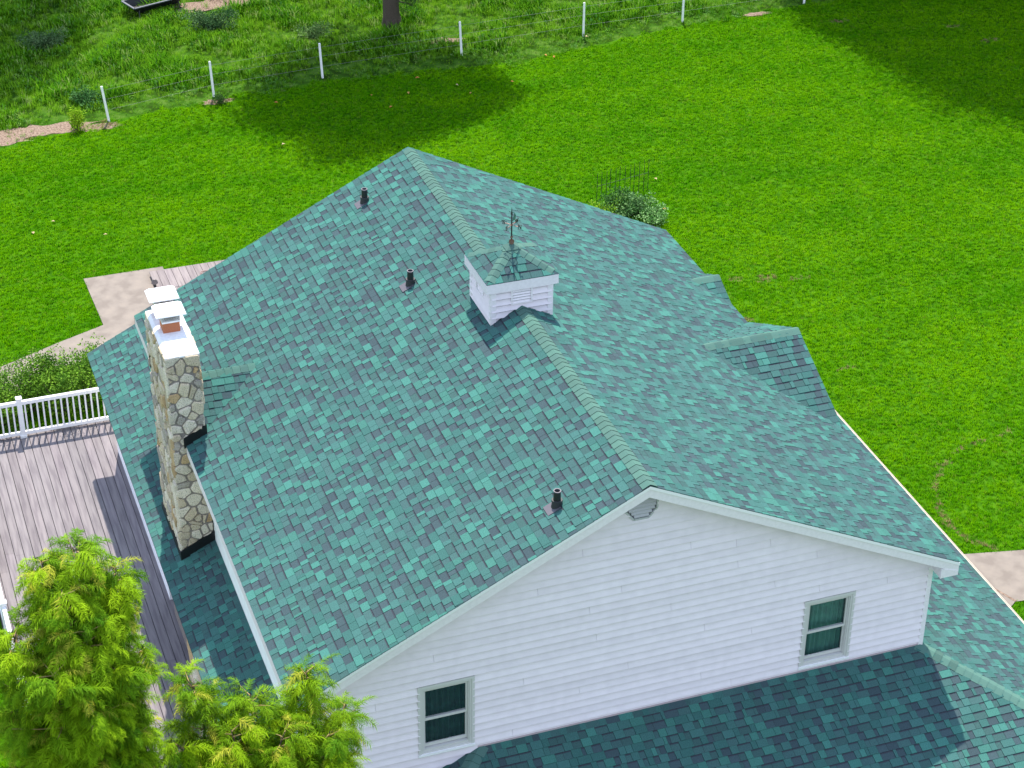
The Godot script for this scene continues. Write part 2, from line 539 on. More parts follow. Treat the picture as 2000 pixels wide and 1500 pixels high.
func tuft_mesh(blades: int, tall: float, wide: float, spread: float, bend: float, up_normal: float) -> ArrayMesh:
	var mb := Mb.new()
	for i in blades:
		var a := rng.randf() * TAU
		var r := sqrt(rng.randf()) * spread
		var p := Vector3(cos(a) * r, -0.004, sin(a) * r)
		var b := rng.randf() * TAU
		var lean := Vector3(cos(b), 0, sin(b)) * rng.randf_range(0.25, 1.0) * bend
		var h := tall * rng.randf_range(0.6, 1.1)
		var side := Vector3(-sin(b + rng.randf()), 0, cos(b + rng.randf())) * wide * 0.5
		var mid := p + lean * 0.3 * h + Vector3.UP * h * 0.62
		var tip := p + lean * h + Vector3.UP * h * rng.randf_range(0.7, 1.0)
		var col := shade(Color.WHITE, rng.randf_range(0.72, 1.0))
		var nn := ((mid - p).cross(side)).normalized()
		if nn.y < 0: nn = -nn
		nn = nn.lerp(Vector3.UP, up_normal).normalized()
		mb.trin(p - side, p + side, mid + side * 0.8, nn, shade(col, 0.9)); mb.trin(p - side, mid + side * 0.8, mid - side * 0.8, nn, shade(col, 0.9))
		mb.trin(mid - side * 0.8, mid + side * 0.8, tip, nn, col)
	return mb.mesh(M.blade)

func leaf_mesh(leaves: int, long: float, wide: float, spread: float, drop := 0.0) -> ArrayMesh:
	var mb := Mb.new()
	for i in leaves:
		var d := Vector3(rng.randfn(), rng.randfn() * 0.8, rng.randfn()).normalized()
		var p := d * spread * pow(rng.randf(), 0.4)
		var f := (d + Vector3(rng.randfn(), rng.randfn(), rng.randfn()) * 0.6 + Vector3.DOWN * drop).normalized()
		var s := f.cross(Vector3(rng.randfn(), rng.randfn() + 1.5, rng.randfn())).normalized()
		var up := s.cross(f)
		if up.y < 0: up = -up
		var l := long * rng.randf_range(0.7, 1.15)
		var m := p + f * l * 0.5
		var col := shade(Color.WHITE, rng.randf_range(0.75, 1.0))
		mb.tri(p, m + s * wide * 0.5 - up * 0.1 * wide, p + f * l, col); mb.tri(p, p + f * l, m - s * wide * 0.5 - up * 0.1 * wide, col)
	return mb.mesh(M.leaf)

# a drooping feathery twig of a cypress, along +x, hair-like leaflets hanging to both sides
func spray_mesh() -> ArrayMesh:
	var mb := Mb.new()
	var l := 0.31
	var p := Vector3.ZERO
	var steps := 9
	var dir := Vector3(1, 0.25, 0)
	for i in steps:
		var q := p + dir.normalized() * l / steps
		mb.quad(p + Vector3(0, 0, 0.0028), q + Vector3(0, 0, 0.0022), q - Vector3(0, 0, 0.0022), p - Vector3(0, 0, 0.0028), Color(1.25, 0.8, 0.9))
		for s in [-1, 1]:
			for rep in 4:
				var b := p.lerp(q, rng.randf())
				var out := Vector3(rng.randf_range(0.25, 0.9), rng.randf_range(-0.5, 0.3), s * rng.randf_range(0.4, 1.0)).normalized()
				var ln := rng.randf_range(0.08, 0.17) * (1.0 - 0.45 * i / steps)
				var m := b + out * ln * 0.55
				var t := m + (out + Vector3.DOWN * rng.randf_range(0.6, 2.0)).normalized() * ln * 0.55
				var w := out.cross(Vector3.UP).normalized() * 0.0024
				var nn := Vector3(rng.randf_range(-0.5, 0.5), 1, rng.randf_range(-0.5, 0.5) + s * 0.3).normalized()
				var col := shade(Color.WHITE, rng.randf_range(0.65, 1.05))
				mb.trin(b - w, b + w, m + w, nn, col); mb.trin(b - w, m + w, m - w, nn, col); mb.trin(m - w, m + w, t, nn, col)
		dir += Vector3(0, -0.135, 0)
		p = q
	return mb.mesh(M.leaf)

func limb(mb: Mb, a: Vector3, b: Vector3, r0: float, r1: float, wob: float, steps := 4) -> Array:
	var pts := [a]
	for i in range(1, steps + 1):
		pts.append(a.lerp(b, float(i) / steps) + (Vector3(rng.randfn(), rng.randfn(), rng.randfn()) * wob if i < steps else Vector3.ZERO))
	for i in steps:
		mb.tube(pts[i], pts[i + 1], lerpf(r0, r1, float(i) / steps), lerpf(r0, r1, float(i + 1) / steps), 7, false)
	return pts

func cypress(label: String, base: Vector3, leaders: Array, low: float, tones: Array) -> void:
	var t := thing("cypress_tree", label, "tree", base, 0, "feathery cypress trees beside the deck")
	var wood := Mb.new(); var twigs := Mb.new()
	var xfs := []; var cols := PackedColorArray()
	var spray := []
	var top := Vector3.ZERO
	for l in leaders: top += (l[0] - base) / leaders.size()
	limb(wood, Vector3.ZERO, Vector3(top.x, low - base.y, top.z), 0.2, 0.1, 0.03, 6)
	for l in leaders:
		var tip: Vector3 = l[0] - base
		var reach: float = l[1]
		var foot := Vector3(lerpf(top.x, tip.x, 0.35), low - base.y + rng.randf_range(-0.2, 0.5), lerpf(top.z, tip.z, 0.35))
		var stem := limb(wood, foot, tip, 0.05, 0.006, 0.05, 8)
		var tall: float = tip.y - foot.y
		var count := int(tall * l[2])
		for i in count:
			var f := pow(float(i) / count, 0.85)
			var k := minf(f * 8.0, 7.99)
			var at: Vector3 = (stem[int(k)] as Vector3).lerp(stem[int(k) + 1], k - int(k))
			var a := i * 2.4 + rng.randf_range(-0.5, 0.5)
			var long := reach * (0.3 + 0.85 * pow(1.0 - f, 0.7)) * rng.randf_range(0.4, 1.3)
			var d := Vector3(cos(a), rng.randf_range(0.15, 0.75), sin(a)).normalized()
			var end := at + d * long
			limb(twigs, at, end, 0.009, 0.003, 0.01, 2)
			var m := int(4 + long * 15)
			var hue := rng.randf()
			for j in m:
				var g := sqrt(rng.randf_range(0.02, 1.0))
				var p := at.lerp(end, g) + Vector3(rng.randfn(), rng.randfn(), rng.randfn()) * 0.02
				var yaw := -a + rng.randf_range(-1.3, 1.3)
				var b := Basis(Vector3.UP, yaw) * Basis(Vector3(0, 0, 1), rng.randf_range(-1.0, 0.5)) * Basis(Vector3.RIGHT, rng.randf_range(-0.5, 0.5))
				xfs.append(Transform3D(b.scaled(Vector3.ONE * rng.randf_range(0.65, 1.15)), p))
				var c: Color = (tones[0] as Color).lerp(tones[1], clampf(hue * 0.75 + rng.randf() * 0.4, 0, 1))
				if rng.randf() < 0.07: c = tones[2]
				cols.append(c)
	part("trunk", wood.mesh(M.bark), t)
	part("twigs", twigs.mesh(M.twig), t)
	instances("crown", spray_mesh(), xfs, cols, t, false)
	# pale cones
	var cone := Mb.new()
	for i in 9:
		cone.tube(Vector3(0, 0.014 * cos(PI * i / 9), 0), Vector3(0, 0.014 * cos(PI * (i + 1) / 9), 0), 0.014 * sin(PI * i / 9), 0.014 * sin(PI * (i + 1) / 9), 8, false)
	var cm := cone.mesh(mat(Color(0.42, 0.45, 0.3), 0.7))
	for i in 14:
		var x: Transform3D = xfs[rng.randi() % xfs.size()]
		part("cone", cm, t, Transform3D(Basis().scaled(Vector3.ONE * 1.3), x.origin + Vector3(0, 0.05, 0.05)))

func broad_tree(label: String, base: Vector3, trunk_r: float, crown_at: Vector3, size: Vector3, clusters: int, leafm: Mesh, grp := "") -> Node3D:
	var t := thing("broadleaf_tree", label, "tree", base, 0, grp)
	var wood := Mb.new()
	for i in 8:
		var a := TAU * i / 8
		wood.tube(Vector3(cos(a), 0, sin(a)) * trunk_r * 1.2 + Vector3(0, -0.1, 0), Vector3(cos(a), 0, sin(a)) * trunk_r * 0.5 + Vector3(0, 0.75, 0), trunk_r * 0.35, trunk_r * 0.3, 6, false)
	var pts := limb(wood, Vector3(0, -0.1, 0), Vector3(crown_at.x, crown_at.y - size.y * 0.4, crown_at.z), trunk_r * 1.08, trunk_r * 0.55, 0.05, 5)
	var xfs := []; var cols := PackedColorArray()
	var limbs := []
	for i in 16:
		var d := Vector3(rng.randfn(), rng.randf_range(-0.3, 1.0), rng.randfn()).normalized()
		var end := crown_at + d * size * rng.randf_range(0.45, 1.15)
		limb(wood, pts[5], end, trunk_r * 0.3, 0.03, 0.12, 4)
		limbs.append(end)
	for i in int(clusters * 0.72):
		var p: Vector3
		if i % 4 == 0:
			p = crown_at + Vector3(rng.randfn(), rng.randfn(), rng.randfn()).normalized() * size * pow(rng.randf(), 0.35)
		else:
			p = (limbs[rng.randi() % 16] as Vector3) + Vector3(rng.randfn(), rng.randfn(), rng.randfn()) * size * 0.2
		var b := Basis(Vector3(rng.randfn(), rng.randfn(), rng.randfn()).normalized(), rng.randf() * TAU)
		xfs.append(Transform3D(b.scaled(Vector3.ONE * rng.randf_range(0.7, 1.3)), p))
		cols.append(Color(0.04, 0.11, 0.018) * rng.randf_range(0.7, 1.5))
	part("trunk", wood.mesh(M.bark), t)
	instances("crown", leafm, xfs, cols, t, false)
	return t

func bush(label: String, base: Vector3, size: Vector3, clusters: int, leafm: Mesh, a: Color, b: Color, grp := "", called := "shrub") -> Node3D:
	var t := thing(called, label, "shrub", base, 0, grp)
	var wood := Mb.new()
	var xfs := []; var cols := PackedColorArray()
	var ends := []
	for i in 9:
		var d := Vector3(rng.randfn() * 0.7, 1.0, rng.randfn() * 0.7)
		var e := Vector3(d.x * size.x * 0.6, size.y * rng.randf_range(0.6, 1.0), d.z * size.z * 0.6)
		limb(wood, Vector3(d.x * 0.05, -0.03, d.z * 0.05), e, 0.014, 0.004, 0.02, 3)
		ends.append(e)
	for i in clusters:
		var e: Vector3 = ends[rng.randi() % 9]
		var p := e * pow(rng.randf_range(0.05, 1.0), 0.6) + Vector3(rng.randfn() * size.x, rng.randfn() * size.y * 0.35, rng.randfn() * size.z) * 0.25
		p.y = maxf(p.y, 0.03)
		xfs.append(Transform3D(Basis(Vector3(rng.randfn(), rng.randfn() + 1, rng.randfn()).normalized(), rng.randf() * TAU).scaled(Vector3.ONE * rng.randf_range(0.7, 1.25)), p))
		cols.append(a.lerp(b, rng.randf()))
	part("stems", wood.mesh(M.bark), t)
	instances("foliage", leafm, xfs, cols, t, false)
	return t

# ================================================================ the scene
func _ready() -> void:
	rng.seed = 7
	field.seed = 5; field.frequency = 0.16; field.fractal_octaves = 4
	# camera
	cam = Camera3D.new()
	cam.name = "camera"
	cam.position = Vector3(-11.0238, 18.3662, 24.1141)
	cam.rotation_degrees = Vector3(-32.0637, -19.9407, 0.654)
	cam.fov = 20.784
	cam.near = 0.5; cam.far = 1500.0
	add_child(cam)
	cam.current = true
	# sky
	var env := Environment.new()
	env.background_mode = Environment.BG_SKY
	var sky := Sky.new()
	var ps := ProceduralSkyMaterial.new()
	ps.sky_top_color = Color(0.67, 0.74, 0.86)
	ps.sky_horizon_color = Color(0.92, 0.92, 0.945)
	ps.sky_curve = 0.12
	ps.ground_bottom_color = Color(0.2, 0.28, 0.12)
	ps.ground_horizon_color = Color(0.7, 0.76, 0.8)
	ps.sky_energy_multiplier = 1.14
	sky.sky_material = ps
	env.sky = sky
	env.tonemap_mode = Environment.TONE_MAPPER_LINEAR
	env.tonemap_exposure = 1.66
	env.sdfgi_enabled = true; env.ssao_enabled = true; env.ssil_enabled = true
	var we := WorldEnvironment.new()
	we.name = "world_environment"
	we.environment = env
	add_child(we)
	# sun
	var sun := DirectionalLight3D.new()
	sun.name = "sun"
	sun.light_color = Color(1.0, 0.965, 0.91)
	sun.light_energy = 1.5
	sun.light_angular_distance = 0.6
	sun.shadow_enabled = true
	sun.basis = Basis.looking_at(SUN_WAY.normalized(), Vector3.UP)
	add_child(sun)
	make_materials()
	grounds()
	house()
	chimney_and_cupola()
	deck_and_paths()
	vegetation()
	small_things()

# ---------------------------------------------------------------- the ground
func sheet(poly: Array, y: float, m: Material) -> ArrayMesh:
	var pv := PackedVector2Array()
	for p in poly: pv.append(Vector2(p[0], p[1]))
	var idx := Geometry2D.triangulate_polygon(pv)
	var mb := Mb.new()
	for i in range(0, idx.size(), 3):
		var a := pv[idx[i]]; var b := pv[idx[i + 1]]; var c := pv[idx[i + 2]]
		if (b - a).cross(c - a) > 0: mb.trin(Vector3(a.x, y, a.y), Vector3(c.x, y, c.y), Vector3(b.x, y, b.y), Vector3.UP)
		else: mb.trin(Vector3(a.x, y, a.y), Vector3(b.x, y, b.y), Vector3(c.x, y, c.y), Vector3.UP)
	return mb.mesh(m)

const EDGE := [[-40.0, -31.0], [-6.3, -32.6], [-4.8, -32.9], [-3.1, -33.35], [0.3, -33.9], [3.8, -34.2], [9.8, -33.7], [12.0, -34.0], [16.1, -34.8], [20.6, -35.2], [60.0, -37.0]]

func edge_z(x: float) -> float:
	for i in EDGE.size() - 1:
		if x < EDGE[i + 1][0]:
			return lerpf(EDGE[i][1], EDGE[i + 1][1], (x - EDGE[i][0]) / (EDGE[i + 1][0] - EDGE[i][0]))
	return -37.0

const PATIO := [[-5.36, -24.0], [-3.3, -24.0], [-3.3, -22.4], [-1.5, -22.4], [-1.5, -18.4], [-5.2, -18.4], [-5.2, -20.3], [-6.5, -19.75], [-8.1, -18.9], [-10.5, -17.9], [-12.0, -17.6], [-12.0, -18.7], [-10.2, -19.2], [-8.1, -20.25], [-6.5, -21.0], [-5.3, -21.5]]
const WALK := [[8.75, -7.2], [9.6, -6.3], [14.0, -5.35], [14.0, -4.0], [10.35, -4.4], [8.75, -3.2]]
const PATCHES := [[-6.6, -33.2, 1.5, 0.55], [-4.9, -33.3, 1.6, 0.4], [-3.3, -33.0, 0.6, 0.2], [0.35, -33.7, 0.45, 0.2], [2.6, -41.3, 2.2, 0.55], [5.2, -41.8, 1.6, 0.4], [8.2, -36.0, 0.7, 0.22], [26.5, -35.3, 2.4, 0.4], [11.4, -18.45, 0.3, 0.2], [12.15, -18.15, 0.36, 0.14], [11.4, -13.75, 0.28, 0.1], [21.3, -33.5, 0.4, 0.14], [25.2, -30.5, 0.35, 0.16], [24.6, -31.9, 0.3, 0.13], [18.9, -34.9, 0.45, 0.15], [9.95, -16.6, 0.3, 0.2], [10.6, -18.6, 0.25, 0.12]]

const TRACK := [[13.6, -10.0], [12.24, -9.8], [11.44, -9.3], [10.85, -8.56], [10.54, -7.84], [10.42, -7.08], [10.54, -6.65], [10.9, -6.2]]

func bare(x: float, z: float) -> bool:
	if x > 10 and x < 14 and z > -10.5 and z < -6:
		for i in TRACK.size() - 1:
			var q := Geometry2D.get_closest_point_to_segment(Vector2(x, z), Vector2(TRACK[i][0], TRACK[i][1]), Vector2(TRACK[i + 1][0], TRACK[i + 1][1]))
			if q.distance_to(Vector2(x, z)) < 0.07 + 0.12 * field.get_noise_2d(x * 8, z * 8): return true
	for p in PATCHES:
		var d := Vector2((x - p[0]) / p[2], (z - p[1]) / p[3])
		var k := 1.0
		if d.length() < k + field.get_noise_2d(x * 9, z * 9) * 0.7: return true
	return false

func blob(cx: float, cz: float, rx: float, rz: float) -> Array:
	var out := []
	for i in 40:
		var a := TAU * i / 40
		var k := 1.0 + 0.7 * field.get_noise_2d(cos(a) * 14 + cx * 7, sin(a) * 14 + cz * 7)
		out.append([cx + cos(a) * rx * k, cz + sin(a) * rz * k])
	return out

func grounds() -> void:
	var g := structure("ground", sheet([[-400, -400], [400, -400], [400, 400], [-400, 400]], GROUND - 0.008, M.ground))
	var lawn := []
	for e in EDGE: lawn.append([e[0], e[1]])
	lawn.append_array([[60, 40], [-40, 40]])
	structure("lawn", sheet(lawn, GROUND, M.lawn))
	structure("patio_path", sheet(PATIO, GROUND + 0.03, M.concrete), "pale concrete slab and curving path left of the house", "path")
	structure("walkway", sheet(WALK, GROUND + 0.03, M.concrete), "pale concrete walk at the right side of the house", "path")
	var walk_joint := Mb.new()
	walk_joint.bar(Vector3(9.62, GROUND + 0.031, -6.3), Vector3(10.38, GROUND + 0.031, -4.4), 0.05, 0.006)
	part("joint", walk_joint.mesh(M.soil), get_node("walkway"))
	var lift := 0.005
	for p in PATCHES:
		if p[2] < 0.42: continue
		lift += 0.0025
		structure("bare_soil", sheet(blob(p[0], p[1], p[2], p[3]), GROUND + lift, M.soil))
	g.name = "ground"

# ---------------------------------------------------------------- the house
var home: Node3D

func house() -> void:
	home = thing("house", "white clapboard house with teal green shingle roofs, stone chimney and cupola", "house")
	var A := HALF; var L := LONG; var H := -HALF * S
	# --- main roof
	var mb := Mb.new()
	var left := [Vector3(0, 0, 0.015), Vector3(0, 0, -L), Vector3(-A, H, -L), Vector3(-A, H, 0.015)]
	var right := [Vector3(0, 0, -L), Vector3(0, 0, 0.015), Vector3(A, H, 0.015), Vector3(A, H, -L)]
	var inset := func(p: Array) -> Array: return p.map(func(q): return Vector3(q.x * 0.995, q.y, clampf(q.z, -L + 0.032, -0.032)))
	deck_slab(mb, inset.call(left)); deck_slab(mb, inset.call(right))
	var main := part("main_roof", mb.mesh(M.felt), home)
	shingle_face(main, left); shingle_face(main, right)
	var nl := Vector3(-S, 1, 0).normalized(); var nr := Vector3(S, 1, 0).normalized()
	caps(main, Vector3(0, 0.004, 0.01), Vector3(0, 0.004, -L), nl, nr)
	# --- dormers over the right eave
	for d in [[3.8, -1.88, 5.84, -6.4, 2.05], [5.2, -2.57, 5.82, -9.9, 0.66]]:
		var a := Vector3(d[0], d[1], d[3]); var b := Vector3(d[2], d[1], d[3])
		var near := Vector3(d[2], H - 0.02, d[3] + d[4]); var far := Vector3(d[2], H - 0.02, d[3] - d[4])
		var dm := Mb.new()
		deck_slab(dm, [a, near, b], 0.06); deck_slab(dm, [a, b, far], 0.06)
		dm.tri(near - Vector3(0.06, 0.02, 0), far - Vector3(0.06, 0.02, 0), b - Vector3(0.06, 0.02, 0))
		var dr := part("dormer_roof", dm.mesh(M.felt), home)
		shingle_face(dr, [a, near, b]); shingle_face(dr, [a, b, far])
		var n1 := (near - a).cross(b - a).normalized(); var n2 := (b - a).cross(far - a).normalized()
		caps(dr, b, a, n1 if n1.y > 0 else -n1, n2 if n2.y > 0 else -n2, 0.14)
		var face := Mb.new()
		face.prism([near + Vector3(-0.08, -0.05, 0), far + Vector3(-0.08, -0.05, 0), b + Vector3(-0.08, -0.1, 0)], Vector3(0.04, 0, 0))
		part("dormer_gable", face.mesh(M.trim), home)
	# --- lower left roof, with the rear wing
	var k := 0.5
	var lm := Mb.new()
	var ll := [Vector3(-5.4, -5.05, -0.2), Vector3(-5.4, -5.05, -12.4), Vector3(-6.42, -5.56, -12.4), Vector3(-6.42, -5.56, -0.2)]
	var lw := [Vector3(-3.5, -4.1, -12.4), Vector3(-3.5, -4.1, -15.95), Vector3(-6.42, -5.56, -15.95), Vector3(-6.42, -5.56, -12.4)]
	var rw := [Vector3(-3.5, -4.1, -15.95), Vector3(-3.5, -4.1, -12.4), Vector3(-0.6, -5.55, -12.4), Vector3(-0.6, -5.55, -15.95)]
	deck_slab(lm, ll); deck_slab(lm, lw); deck_slab(lm, rw)
	var lower_left := part("lower_left_roof", lm.mesh(M.felt), home)
	shingle_face(lower_left, [Vector3(-5.4, -5.05, -0.2), Vector3(-5.4, -5.05, -12.4), Vector3(-3.5, -4.1, -12.4), Vector3(-3.5, -4.1, -15.95), Vector3(-6.42, -5.56, -15.95), Vector3(-6.42, -5.56, -0.2)])
	shingle_face(lower_left, rw, 0.147, 0.0, false)
	caps(lower_left, Vector3(-3.5, -4.1, -15.95), Vector3(-3.5, -4.1, -12.6), Vector3(-k, 1, 0).normalized(), Vector3(k, 1, 0).normalized())
	# --- lower right and lower front roofs
	var t := 0.433
	var up := Vector3(5.4, -4.75, WALL_Z); var run := 3.1
	var drop := run * t
	var corner := up + Vector3(run, -drop, run)
	var rm := Mb.new()
	var lr := [Vector3(5.4, -4.75, -L), up, corner, Vector3(5.4 + run, -4.75 - drop, -L)]
	lr.reverse()
	deck_slab(rm, lr)
	var lower_right := part("lower_right_roof", rm.mesh(M.felt), home)
	shingle_face(lower_right, lr)
	var fl := Vector3(-2.65, -4.75, WALL_Z)
	var lcorner := fl + Vector3(-run, -drop, run)
	var fm := Mb.new()
	var front := [fl, lcorner, corner, up]
	var hipl := [fl, Vector3(fl.x - run, fl.y - drop, WALL_Z), lcorner]
	deck_slab(fm, front); deck_slab(fm, hipl)
	var lower_front := part("lower_front_roof", fm.mesh(M.felt), home)
	shingle_face(lower_front, front); shingle_face(lower_front, hipl)
	var nf := Vector3(0, 1, t).normalized()
	caps(lower_front, corner, up, nf, Vector3(t, 1, 0).normalized(), 0.14)
	caps(lower_front, lcorner, fl, nf, Vector3(-t, 1, 0).normalized(), 0.14)
	# gutter along the lower right eave
	var gm := Mb.new()
	var ex := 5.4 + run
	gm.box(Vector3(ex + 0.004, -4.75 - drop - 0.12, -L), Vector3(ex + 0.03, -4.75 - drop + 0.006, WALL_Z + run), Color.WHITE)
	gm.box(Vector3(ex + 0.03, -4.75 - drop - 0.12, -L), Vector3(ex + 0.075, -4.75 - drop - 0.1, WALL_Z + run))
	gm.box(Vector3(ex + 0.062, -4.75 - drop - 0.1, -L), Vector3(ex + 0.075, -4.75 - drop - 0.02, WALL_Z + run))
	part("gutter", gm.mesh(M.gutter), home)
	# --- walls: upper storey as a closed shell with window openings
	var win := [[-3.708, -4.686, 0.95, 1.465], [3.065, -4.686, 0.95, 1.465]]
	var gable := PackedVector2Array([Vector2(-5.4, GROUND), Vector2(5.4, GROUND), Vector2(5.4, -5.4 * S - 0.09), Vector2(0, -0.09), Vector2(-5.4, -5.4 * S - 0.09)])
	var holes := []
	for w in win:
		holes.append(PackedVector2Array([Vector2(w[0] + 0.03, w[1] + 0.03), Vector2(w[0] + w[2] - 0.03, w[1] + 0.03), Vector2(w[0] + w[2] - 0.03, w[1] + w[3] - 0.03), Vector2(w[0] + 0.03, w[1] + w[3] - 0.03)]))
	var wm := Mb.new()
	var xs := [-5.4, win[0][0] + 0.03, win[0][0] + 0.92, 0.0, win[1][0] + 0.03, win[1][0] + 0.92, 5.4]
	for i in xs.size() - 1:
		var bands := [[GROUND, 1.0]]
		if i == 1 or i == 4: bands = [[GROUND, -4.656], [-3.251, 1.0]]
		for b in bands:
			var rect := PackedVector2Array([Vector2(xs[i], b[0]), Vector2(xs[i + 1], b[0]), Vector2(xs[i + 1], b[1]), Vector2(xs[i], b[1])])
			for pc in Geometry2D.intersect_polygons(rect, gable):
				var p := []
				for q in pc: p.append(Vector3(q.x, q.y, WALL_Z))
				if (p[1] - p[0] as Vector3).cross(p[2] - p[0]).z < 0: p.reverse()
				for i2 in p.size(): p[i2] -= Vector3(0, 0, 0.03)
				wm.prism(p, Vector3(0, 0, 0.14))
	var front_wall := part("front_wall", wm.mesh(M.backing), home)
	var vent_hole := PackedVector2Array([Vector2(-0.27, -0.62), Vector2(-0.13, -0.8), Vector2(0.12, -0.8), Vector2(0.26, -0.64), Vector2(0.26, -0.2), Vector2(-0.27, -0.2)])
	var joints := []
	for j in [[-1.71, -1.82], [-0.28, -2.13], [-0.82, -2.4], [-0.68, -2.96], [-1.92, -3.53], [-0.1, -3.81], [-0.95, -4.06], [1.24, -4.39], [-0.97, -1.3], [0.89, -1.6], [0.61, -2.71], [1.24, -3.25], [-3.43, -2.65], [-2.1, -4.62], [1.7, -1.69], [2.32, -1.83], [1.76, -2.16], [3.2, -2.31], [2.47, -2.69], [3.31, -2.97], [2.11, -3.58], [1.81, -4.63], [-4.4, -3.4], [-4.6, -4.2], [-1.5, -5.3], [4.6, -3.1], [0.2, -4.9]]:
		joints.append(Vector2(j[0], j[1]))
	var clad := PackedVector2Array([Vector2(-5.4, -6.6), Vector2(5.4, -6.6), Vector2(5.4, -5.4 * S - 0.09), Vector2(0, -0.09), Vector2(-5.4, -5.4 * S - 0.09)])
	boards(front_wall, Vector3(0, 0, WALL_Z), Vector3.RIGHT, Vector3(0, 0, 1), clad, holes + [vent_hole], -6.6, 0.1465, 3.66, joints)
	# corner boards
	for x in [5.385, -5.475]:
		var cb := Mb.new()
		cb.box(Vector3(x, -6.0, WALL_Z - 0.09), Vector3(x + 0.09, -5.4 * S - 0.14, WALL_Z + 0.024))
		part("corner_board", cb.mesh(M.trim), front_wall)
	# left, right and rear walls of the upper storey, ground storey below
	var sm := Mb.new()
	sm.box(Vector3(-5.4, GROUND, -L + 0.3), Vector3(-5.26, H + 0.08, WALL_Z - 0.16))
	part("left_wall", sm.mesh(M.siding), home)
	sm = Mb.new()
	sm.box(Vector3(5.26, GROUND, -L + 0.3), Vector3(5.4, H + 0.08, WALL_Z - 0.16))
	part("right_wall", sm.mesh(M.siding), home)
	sm = Mb.new()
	sm.prism([Vector3(5.4, GROUND, -L + 0.28), Vector3(-5.4, GROUND, -L + 0.28), Vector3(-5.4, -5.4 * S - 0.1, -L + 0.28), Vector3(0, -0.1, -L + 0.28), Vector3(5.4, -5.4 * S - 0.1, -L + 0.28)], Vector3(0, 0, -0.14))
	part("rear_wall", sm.mesh(M.siding), home)
	sm = Mb.new()
	sm.box(Vector3(-6.02, GROUND, -15.6), Vector3(-5.43, -5.42, -9.9))
	sm.box(Vector3(-5.4, GROUND, -15.6), Vector3(-1.0, -5.42, -12.45))
	sm.box(Vector3(5.43, GROUND, -L + 0.3), Vector3(8.2, -6.12, 2.5))
	sm.box(Vector3(-2.4, GROUND, WALL_Z + 0.05), Vector3(5.38, -6.12, 2.5))
	part("ground_storey_wall", sm.mesh(M.siding), home)
	var rock := Mb.new()
	rock.box(Vector3(-6.26, GROUND, -6.4), Vector3(-5.43, -5.55, -2.6))
	var stone_wall := part("stone_wall", rock.mesh(M.mortar), home)
	stone_face(stone_wall, Vector3(-6.26, GROUND, -6.4), Vector3(0, 0, 1), Vector3(-1, 0, 0), Vector2(3.8, 2.5), Vector2(0.42, 0.3), func(_p): return true)
	# --- rake trim and soffits of the front gable
	for s in [-1.0, 1.0]:
		var rk := Mb.new()
		var pts := [Vector3(0, -0.012, 0), Vector3(s * (A + 0.01), -(A + 0.01) * S - 0.012, 0), Vector3(s * (A + 0.01), -(A + 0.01) * S - 0.22, 0), Vector3(0, -0.225, 0)]
		if s > 0: pts.reverse()
		rk.prism(pts, Vector3(0, 0, 0.03))
		var r1 := part("rake_board", rk.mesh(M.trim), home)
		rk = Mb.new()
		pts = [Vector3(0, -0.008, 0.014), Vector3(s * (A + 0.012), -(A + 0.012) * S - 0.008, 0.014), Vector3(s * (A + 0.012), -(A + 0.012) * S - 0.062, 0.014), Vector3(0, -0.064, 0.014)]
		if s > 0: pts.reverse()
		rk.prism(pts, Vector3(0, 0, 0.0135))
		part("drip_moulding", rk.mesh(M.white), r1)
		rk = Mb.new()
		pts = [Vector3(0, -0.155, -0.032), Vector3(s * A, -A * S - 0.155, -0.032), Vector3(s * A, -A * S - 0.155, WALL_Z - 0.01), Vector3(0, -0.155, WALL_Z - 0.01)]
		if s < 0: pts.reverse()
		rk.prism(pts, Vector3(0, 0.015, 0))
		part("soffit", rk.mesh(M.trim), r1)
		# eave return: a boxed end under the rake
		rk = Mb.new()
		var x0: float = s * 5.46; var x1: float = s * (A + 0.005)
		pts = [Vector3(x0, H - 0.07, 0.006), Vector3(x1, H - 0.18, 0.006), Vector3(x1, H - 0.27, 0.006), Vector3(x0, H - 0.27, 0.006)]
		if s > 0: pts.reverse()
		rk.prism(pts, Vector3(0, 0, 0.3))
		part("eave_return", rk.mesh(M.trim), r1)
		# eave fascia and soffit
		rk = Mb.new()
		rk.box(Vector3(minf(s * A, s * (A - 0.025)), H - 0.2, -L), Vector3(maxf(s * A, s * (A - 0.025)), H - 0.016, -0.3))
		rk.box(Vector3(minf(s * 5.4, s * (A - 0.027)), H - 0.19, -L), Vector3(maxf(s * 5.4, s * (A - 0.027)), H - 0.17, -0.3))
		part("fascia", rk.mesh(M.trim), home)
	var rr := Mb.new()
	for s in [-1.0, 1.0]:
		var pts := [Vector3(0, -0.012, -L), Vector3(s * A, -A * S - 0.012, -L), Vector3(s * A, -A * S - 0.2, -L), Vector3(0, -0.2, -L)]
		if s < 0: pts.reverse()
		rr.prism(pts, Vector3(0, 0, -0.03))
	part("rear_rake_board", rr.mesh(M.trim), home)
	# lower left eave fascia
	rr = Mb.new()
	rr.box(Vector3(-6.41, -5.67, -15.95), Vector3(-6.385, -5.59, -0.2))
	rr.box(Vector3(-6.384, -5.73, -15.95), Vector3(-5.43, -5.71, -0.2))
	part("lower_fascia", rr.mesh(M.felt), home)
	# flashing line where the lower front roof meets the wall
	rr = Mb.new()
	rr.box(Vector3(-2.7, -4.77, WALL_Z), Vector3(5.39, -4.728, WALL_Z + 0.022))
	part("wall_flashing", rr.mesh(mat(Color(0.45, 0.36, 0.38), 0.6)), home)
	# --- gable vent under the apex
	var gv := Mb.new()
